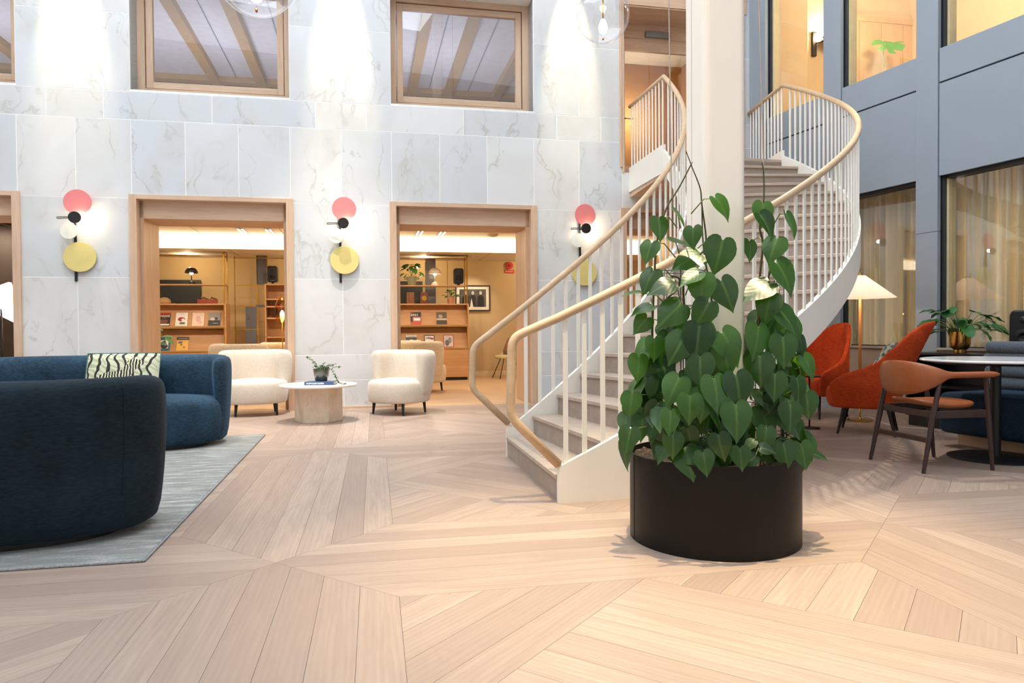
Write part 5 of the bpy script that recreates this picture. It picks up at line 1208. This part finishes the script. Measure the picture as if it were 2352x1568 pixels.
# magazines
def magazine(label, unit_s, px, py, cover, marks=(), words=()):
    """leans on the sloped display board; marks are flat print patches (x0,x1,y0,y1,colour) in cover units"""
    s_, z = onL(px, py, 4.79); row = .63 if z < 1.03 else 1.08; s_ = onL(px, py, 4.80)[0]
    o = thing('magazine', label, 'magazine', PL(s_, 4.722, row+.018), ANG_L, 'magazines on the oak display shelves'); o.rotation_euler = (-.40, 0, ANG_L)
    w_, h = .205, .265
    MB().box(-w_/2, w_/2, 0, .005, 0, h).build('cover', mat('cover_%d_%d_%d' % cover, cover, .4), o)
    for k, (x0, x1, y0, y1, c) in enumerate(marks):
        m_ = mat('print_%d_%d_%d' % c, c, .45); y = -.0006*(k+1)
        if len(marks[k]) and x1 < x0:   # ellipse
            cx_, cy_, rx, ry = (x0+x1)/2*w_, (y0+y1)/2*h, (x0-x1)/2*w_, (y1-y0)/2*h
            MB().add([(cx_+rx*math.cos(2*PI*j/20), y, cy_+ry*math.sin(2*PI*j/20)) for j in range(20)], [tuple(range(20))]).build('print', m_, o)
        else: MB().add([(x0*w_, y, y0*h), (x1*w_, y, y0*h), (x1*w_, y, y1*h), (x0*w_, y, y1*h)], [(0, 1, 2, 3)]).build('print', m_, o)
    for txt, x, y, sz, wd, c in words: text_mesh('lettering', txt, sz, mat('print_%d_%d_%d' % c, c, .45), o, M.Translation((x*w_, -.006, y*h)) @ M.Rotation(PI/2, 4, 'X'), bold=.0012, width=wd*w_, depth=.0003)
    return o
RED, WHT, BLA, TEA, YEO, GRY, SKN = (186, 40, 40), (232, 226, 216), (26, 24, 24), (24, 104, 128), (226, 176, 62), (128, 124, 118), (112, 70, 52)
magazine('black and red magazine headed CHANGE on the upper ledge', 0, 378, 728, BLA, [(-.5, .5, .88, 1.0, RED), (.32, -.32, .12, .66, SKN), (-.45, .45, .04, .16, WHT), (-.3, .3, .48, .56, BLA)], [('CHANGE', 0, .74, .06, .9, WHT)])
magazine('cream magazine with a red helmet drawing on the upper ledge', 0, 418, 730, WHT, [(.30, -.32, .34, .66, (150, 30, 36)), (.26, -.02, .36, .56, WHT), (-.15, .30, .12, .28, (84, 104, 84)), (-.12, .14, .895, .91, GRY)])
magazine('pale pink line drawing magazine on the upper ledge', 0, 456, 730, (222, 196, 176), [(.2, -.2, .3, .75, (206, 164, 146)), (-.4, .4, .93, .94, (196, 150, 132)), (.34, .02, .12, .4, (210, 172, 154))])
magazine('grey and black abstract magazine at the end of the upper ledge', 0, 493, 730, (140, 132, 126), [(-.5, .5, 0, .42, BLA), (.05, -.34, .40, .62, (196, 186, 176)), (.3, .02, .44, .64, BLA), (-.1, .35, .18, .20, WHT)])
magazine('teal magazine with a framed portrait on the lower ledge', 0, 378, 782, TEA, [(-.34, .34, .18, .78, WHT), (.12, -.12, .5, .76, BLA), (.32, -.32, .16, .52, (40, 36, 40))])
magazine('black and yellow magazine on the lower ledge', 0, 420, 783, YEO, [(-.5, .5, .78, 1, BLA), (-.36, -.02, .52, .68, (92, 100, 150)), (.0, -.2, .38, .46, BLA), (.25, .05, .2, .28, (90, 60, 20)), (-.4, .4, .85, .92, GRY)])
magazine('black magazine headed 2021 on the upper ledge near the stair', 0, 955, 732, BLA, [(-.3, .48, .22, .62, (176, 96, 92)), (-.2, .4, .32, .52, WHT), (-.5, .5, 0, .2, (200, 60, 40)), (-.45, -.2, .92, .98, RED)], [('2021', -.12, .76, .06, .7, WHT)])
magazine('grey landscape photo magazine on the upper ledge near the stair', 0, 1014, 732, (96, 84, 72), [(.1, -.3, .5, .8, (170, 150, 126)), (-.5, .5, .36, .48, (190, 180, 160)), (-.5, .5, 0, .3, (60, 52, 44))])
magazine('black magazine with a big yellow circle on the lower ledge near the stair', 0, 945, 776, BLA, [(-.5, .5, .84, 1, WHT), (.30, -.30, .2, .66, YEO), (-.4, .4, .90, .94, (110, 80, 30))])
magazine('white magazine with a dark border headed 100 on the lower ledge', 0, 986, 777, (56, 44, 44), [(-.42, .42, .06, .92, WHT), (.40, .12, .60, .80, RED)], [('100', -.1, .74, .06, .5, BLA)])
magazine('red framed magazine with a grey portrait on the lower ledge', 0, 1030, 780, (176, 84, 70), [(-.42, .42, .06, .94, (196, 186, 174)), (.3, -.05, .3, .8, GRY), (.05, -.35, .1, .6, (90, 84, 80))])
# things on the shelves
def on_shelf(px, py, d, z): s_, _ = onL(px, py, d); return tuple(PL(s_, d, z))
def mushroom(label, loc, c, k=1.0, em=6):
    o = thing('mushroom_lamp', label, 'lamp', loc); m_ = mat('enamel_%d' % c[0], c, .35)
    MB().lathe([(.075*k, 0), (.07*k, .03*k), (.03*k, .07*k), (.01*k, .08*k)], 28).build('base', m_, o, smooth=True, auto=.7); MB().lathe([(.009*k, .07*k), (.009*k, .22*k)], 12).build('stem', m_, o, smooth=True)
    MB().lathe([(.118*k, .22*k), (.112*k, .26*k), (.085*k, .305*k), (.04*k, .33*k), (.0, .335*k)], 32, cap0=False, cap1=False).build('shade', m_, o, smooth=True, solid=.004)
    MB().lathe([(.03*k, .20*k), (.035*k, .225*k), (.0, .24*k)], 16, cap1=False).build('bulb', emis('shelf_bulb', (1, .8, .55), 25), o, smooth=True); light('POINT', 'mushroom_light', V(loc)+V((0, 0, .215*k)), 1.2, WARM, shadow_soft_size=.03)
mushroom('white mushroom table lamp on the shelf next to the stair', on_shelf(999, 657, 4.88, 1.866), (226, 206, 186), 1.05)
mushroom('black mushroom table lamp on the shelf behind the blue sofa', on_shelf(440, 653, 4.88, 1.866), (40, 34, 30), .95)
def pot_plant(label, loc, pr, ph, col, n, L, spread, hgt, seed, lm=None, handles=False):
    o = thing('potted_plant', label, 'plant', loc); m_ = mat('pot_%d_%d' % (col[0], col[2]), col, .5)
    MB().lathe([(pr*.7, 0), (pr*.75, .005), (pr, ph*.8), (pr, ph), (pr*.92, ph), (pr*.9, ph*.9), (0, ph*.88)], 32, cap1=False).build('pot', m_, o, smooth=True, auto=.7)
    if handles:
        for sx in (-1, 1): MB().disc((sx*pr*1.25, 0, ph*.8), (0, -1, 0), pr*.3, .02, 20).build('pot_handle', m_, o)
    rp = random.Random(seed)
    for k in range(n):
        an = k*2.399; el = rp.uniform(.1, 1.35); d = V((math.cos(an)*math.cos(el)*spread, math.sin(an)*math.cos(el)*spread, math.sin(el)*hgt)); b0 = V((0, 0, ph*.9)); b1 = b0+d
        y = V((math.cos(an), math.sin(an), rp.uniform(-.6, .3))).normalized(); z = V((0, -.5, 1)); z = (z-y*z.dot(y)).normalized(); x = y.cross(z)
        MB().tube([b0, b0+d*.6+V((0, 0, .02)), b1], .002, 4).build('stalk', TWIG, o)
        q = bpy.data.objects.new('leaf', blm[k % 3]); COL.objects.link(q); q.parent = o; q.matrix_local = M.Translation(b1) @ M((x, y, z)).transposed().to_4x4() @ M.Scale(L*rp.uniform(.7, 1.2), 4)
pot_plant('green plant in a grey handled pot on the shelf next to the stair', on_shelf(946, 657, 4.86, 1.866), .10, .17, (150, 148, 118), 18, .15, .16, .26, 4, handles=True)
pot_plant('small bushy plant in a terracotta pot on the magazine shelf top', on_shelf(1036, 698, 4.86, 1.506), .07, .13, (196, 140, 100), 24, .07, .14, .16, 8)
pot_plant('leafy plant peeping past the jamb behind the blue sofa', tuple(PL(-3.38, 2.9, .0)), .16, .72, (120, 100, 80), 20, .17, .32, .42, 15)
bx = thing('carved_box', 'red carved wooden box with two birds on the magazine shelf', 'box', on_shelf(477, 697, 4.86, 1.506), ANG_L); MB().box(-.17, .17, -.06, .06, 0, .085).build('body', mat('red_wood', (142, 58, 30), .5, vary=.25, scale=20), bx, bevel=.008)
for sx in (-.10, .05): MB().tube([(sx, 0, .08), (sx+.02, 0, .12), (sx+.08, 0, .095), (sx+.12, 0, .09)], [.006, .016, .014, .004], 8).build('bird', mat('bird_brown', (92, 62, 34), .6), bx, smooth=True)
cp = thing('cap', 'tan peaked cap resting on the magazine shelf top', 'cap', on_shelf(378, 697, 4.85, 1.506), ANG_L+.3); TANC = mat('tan_cotton', (176, 140, 92), .9)
MB().lathe([(.105, 0), (.112, .03), (.095, .08), (.05, .115), (0, .122)], 28, cap1=False).build('crown', TANC, cp, smooth=True); MB().grid(lambda u, v: ((.10+.10*v)*math.cos(-.9+1.8*u), (.10+.10*v)*math.sin(-.9+1.8*u)*.9, .006-.01*v*math.cos((u-.5)*3)+.006), 13, 4).build('peak', TANC, cp, smooth=True, solid=.004)
for px, cc, lab in ((943, (122, 76, 40), 'plain carved wooden box on the magazine shelf top'), (974, (104, 52, 32), 'dark wooden box with a brass panel on the magazine shelf top')):
    o = thing('carved_box', lab, 'box', on_shelf(px, 698, 4.86, 1.506), ANG_L); m_ = mat('box_%d' % cc[0], cc, .5, vary=.2, scale=25); MB().box(-.075, .075, -.05, .05, 0, .225).build('body', m_, o, bevel=.006)
    MB().lathe([(.05, 0), (.048, .004)], 4 if cc[0] > 110 else 24, c=(0, .11, .05)).build('ornament', BR2 if cc[0] < 110 else m_, o); o.children[-1].matrix_local = M.Rotation(PI/2, 4, 'X') @ M.Translation((0, 0, .0))
# framed photograph
pf = thing('framed_photograph', 'black framed group photograph on the beige lobby wall', 'picture', PL(2.28, 5.985, 1.67), ANG_L)
for a in ((-.375, .375, -.275, -.255), (-.375, .375, .255, .275), (-.375, -.355, -.255, .255), (.355, .375, -.255, .255)): MB().box(a[0], a[1], -.03, 0, a[2], a[3]).build('frame_bar', BLACKWOOD, pf)
MB().box(-.355, .355, -.006, 0, -.255, .255).build('mount', mat('mount_board', (236, 226, 206), .8), pf)
MB().box(-.29, .29, -.008, -.006, -.19, .19).build('print', mat('photo_grey', (84, 80, 74), .4, vary=.5, scale=12), pf)
for x, c in ((-.16, BLA), (.0, (44, 42, 40)), (.17, (34, 32, 32))):
    MB().add([(x-.075, -.0085, -.19), (x+.075, -.0085, -.19), (x+.07, -.0085, .02), (x+.03, -.0085, .07), (x-.03, -.0085, .07), (x-.07, -.0085, .02)], [(0,1,2,3,4,5)]).build('figure_print', mat('print_%d_%d_%d' % c, c, .45), pf)
    MB().add([(x+.032*math.cos(2*PI*j/16), -.0087, .11+.042*math.sin(2*PI*j/16)) for j in range(16)], [tuple(range(16))]).build('face_print', mat('print_face', (196, 186, 168), .5), pf)
MB().add([(-.06, -.0089, -.19), (.01, -.0089, -.19), (-.03, -.0089, 0)], [(0, 1, 2)]).build('cloth_print', mat('print_232_226_216', WHT, .5), pf)
light('SPOT', 'picture_spot', PL(2.2, 5.2, 2.44), 26, WARM2, target=PL(2.28, 6.0, 1.5), spot_size=math.radians(60), spot_blend=.7, shadow_soft_size=.03)
# fire alarm and sign
fa = thing('fire_alarm', 'round red fire alarm bell on the lobby wall', 'alarm', PL(3.09, 5.99, 2.375), ANG_L); REDP = mat('signal_red', (190, 30, 28), .4)
MB().disc((0, -.03, 0), (0, -1, 0), .075, .06, 32).build('bell', REDP, fa, smooth=True, auto=.6); MB().disc((0, -.065, 0), (0, -1, 0), .03, .012, 20).build('hub', mat('dark_red', (120, 16, 16), .5), fa); MB().box(-.006, .006, -.012, 0, .07, .10).build('conduit', WHITE_CEIL, fa)
fs_ = thing('alarm_sign', 'small red sign with white lettering under the alarm bell', 'sign', PL(3.09, 5.99, 2.25), ANG_L); MB().box(-.11, .11, -.006, 0, -.035, .035).build('plate', REDP, fs_); text_mesh('lettering', 'BRANDLARM', .032, mat('white_ink', (240, 240, 240), .6), fs_, M.Translation((0, -.0065, 0)) @ M.Rotation(PI/2, 4, 'X'), width=.17)
# shell chair with a cushion
q = PL(2.86, 5.0, 0); sc3 = thing('shell_chair', 'cream shell chair on thin legs inside the portal by the stair', 'chair', (q.x, q.y, 0), math.radians(-70)); SHC = mat('cream_upholstery', (206, 186, 142), .8)
MB().grid(lambda u, v: ((.29-.05*max(0, v-.5))*math.sin((u-.5)*2.6)*(1 if v > .35 else .6+.4*v/.35), -.22 + .10 + .30*math.cos((u-.5)*2.6)*min(1, v*1.6) - .1*(1-min(1, v*1.6)) + .10*max(0, v-.4), .42 + .50*max(0, v-.25)**.9*(1-.5*abs(2*u-1)**2.2)), 21, 10).build('shell', SHC, sc3, smooth=True, solid=.035, sub=1)
MB().lathe([(.22, .40), (.25, .43), (.24, .46), (.1, .475)], 28, c=(0, -.05, 0)).build('seat_pad', SHC, sc3, smooth=True)
for x in (-1, 1):
    for y in (-1, 1): MB().tube([(x*.24, y*.24-.03, 0), (x*.10, y*.10-.03, .41)], .009, 8).build('leg', mat('bronze_leg', (74, 58, 44), .4, .6), sc3, smooth=True)
cushion('woven_cushion', 'brown and white woven cushion on the shell chair', .36, .36, .12, mat('woven_brown', (150, 110, 84), .9, vary=.4, scale=40), mat('grey_piping', (120, 124, 128), .8), (q.x+.02, q.y+.02, .66), (-.4, 0, math.radians(-70)))
# amber glass lamp near the jamb
s_, z = onL(648, 712, 2.2); am = thing('amber_lamp', 'amber glass table lamp glowing beside the jamb in the lobby', 'lamp', PL(s_, 2.2, 0), ANG_L); AMB = glassy('amber_glass', (1.0, .62, .26), .02, 1.5, .03)
MB().lathe([(.05, 1.12), (.10, 1.18), (.105, 1.40), (.06, 1.50), (.03, 1.52)], 32, cap0=False, cap1=False).build('shade', AMB, am, smooth=True); MB().lathe([(0, 1.20), (.03, 1.225), (.034, 1.26), (.012, 1.31)], 20, cap0=False).build('bulb', emis('amber_bulb', (1, .68, .28), 60), am, smooth=True)
MB().lathe([(.008, 0.02), (.008, 1.14)], 10).build('stem', BR2, am, smooth=True); MB().lathe([(.13, 0), (.13, .015), (.02, .025)], 32).build('foot', BR2, am, smooth=True, auto=.6); light('POINT', 'amber_light', PL(s_, 2.2, 1.26), 5, (1, .66, .3), shadow_soft_size=.04)
# paper lamp at the outermost portal
s_, z = onL(14, 670, 1.2); pp_ = thing('angular_lamp', 'white angular floor lamp glowing in the outermost portal', 'lamp', PL(s_-.06, 1.2, 0), ANG_L)
MB().add([(-.42, 0, 1.46), (.10, -.03, 1.66), (.16, .02, 1.30), (.20, 0, 1.10), (.02, -.04, 1.44), (-.42, .03, 1.44), (.10, .06, 1.66), (.24, .05, 1.10)], [(0, 1, 4), (1, 2, 4), (4, 2, 3), (5, 6, 1, 0), (6, 7, 3, 2, 1), (0, 4, 3, 7, 5), (5, 7, 6)]).build('shade', emis('paper_glow', (1, .90, .74), 3.2), pp_)
MB().lathe([(.012, .02), (.012, 1.36)], 12).build('stem', BLK2, pp_, smooth=True); MB().lathe([(.16, 0), (.16, .015), (.02, .025)], 32).build('foot', BLK2, pp_, smooth=True, auto=.6)
# recessed strip lights in the lobby ceiling
for px, py, lab in ((560, 532, 'recessed ceiling strip light in the portal behind the blue sofa, nearer its middle'), (622, 533, 'recessed ceiling strip light in the portal behind the blue sofa, near the jamb'), (962, 537, 'recessed ceiling strip light in the portal next to the stair, nearer the disc lamp pier'), (1012, 539, 'recessed ceiling strip light in the portal next to the stair, nearer its middle')):
    p = onz(px, py, 2.735); o = thing('ceiling_light', lab, 'light', (p.x, p.y, 2.735), ANG_L+PI/2, 'recessed strip lights in the lobby ceiling')
    MB().box(-.45, .45, -.055, .055, -.008, 0).build('frame', mat('black_track', (40, 32, 26), .5), o)
    for y in (-.035, .035): MB().box(-.43, .43, y-.012, y+.012, -.012, -.008).build('diffuser', emis('strip_glow', (1, .86, .6), 8), o)
p = onz(1132, 537, 2.735); sd = thing('smoke_detector', 'white ceiling detector in the portal next to the stair', 'detector', (p.x, p.y, 2.735)); MB().lathe([(.10, 0), (.10, -.03), (.06, -.05)], 28).build('housing', WHITE_CEIL, sd, smooth=True, auto=.6); MB().disc((0, 0, -.05), (0, 0, -1), .03, .01, 20).build('lens', mat('grey_lens', (140, 130, 116), .4), sd)
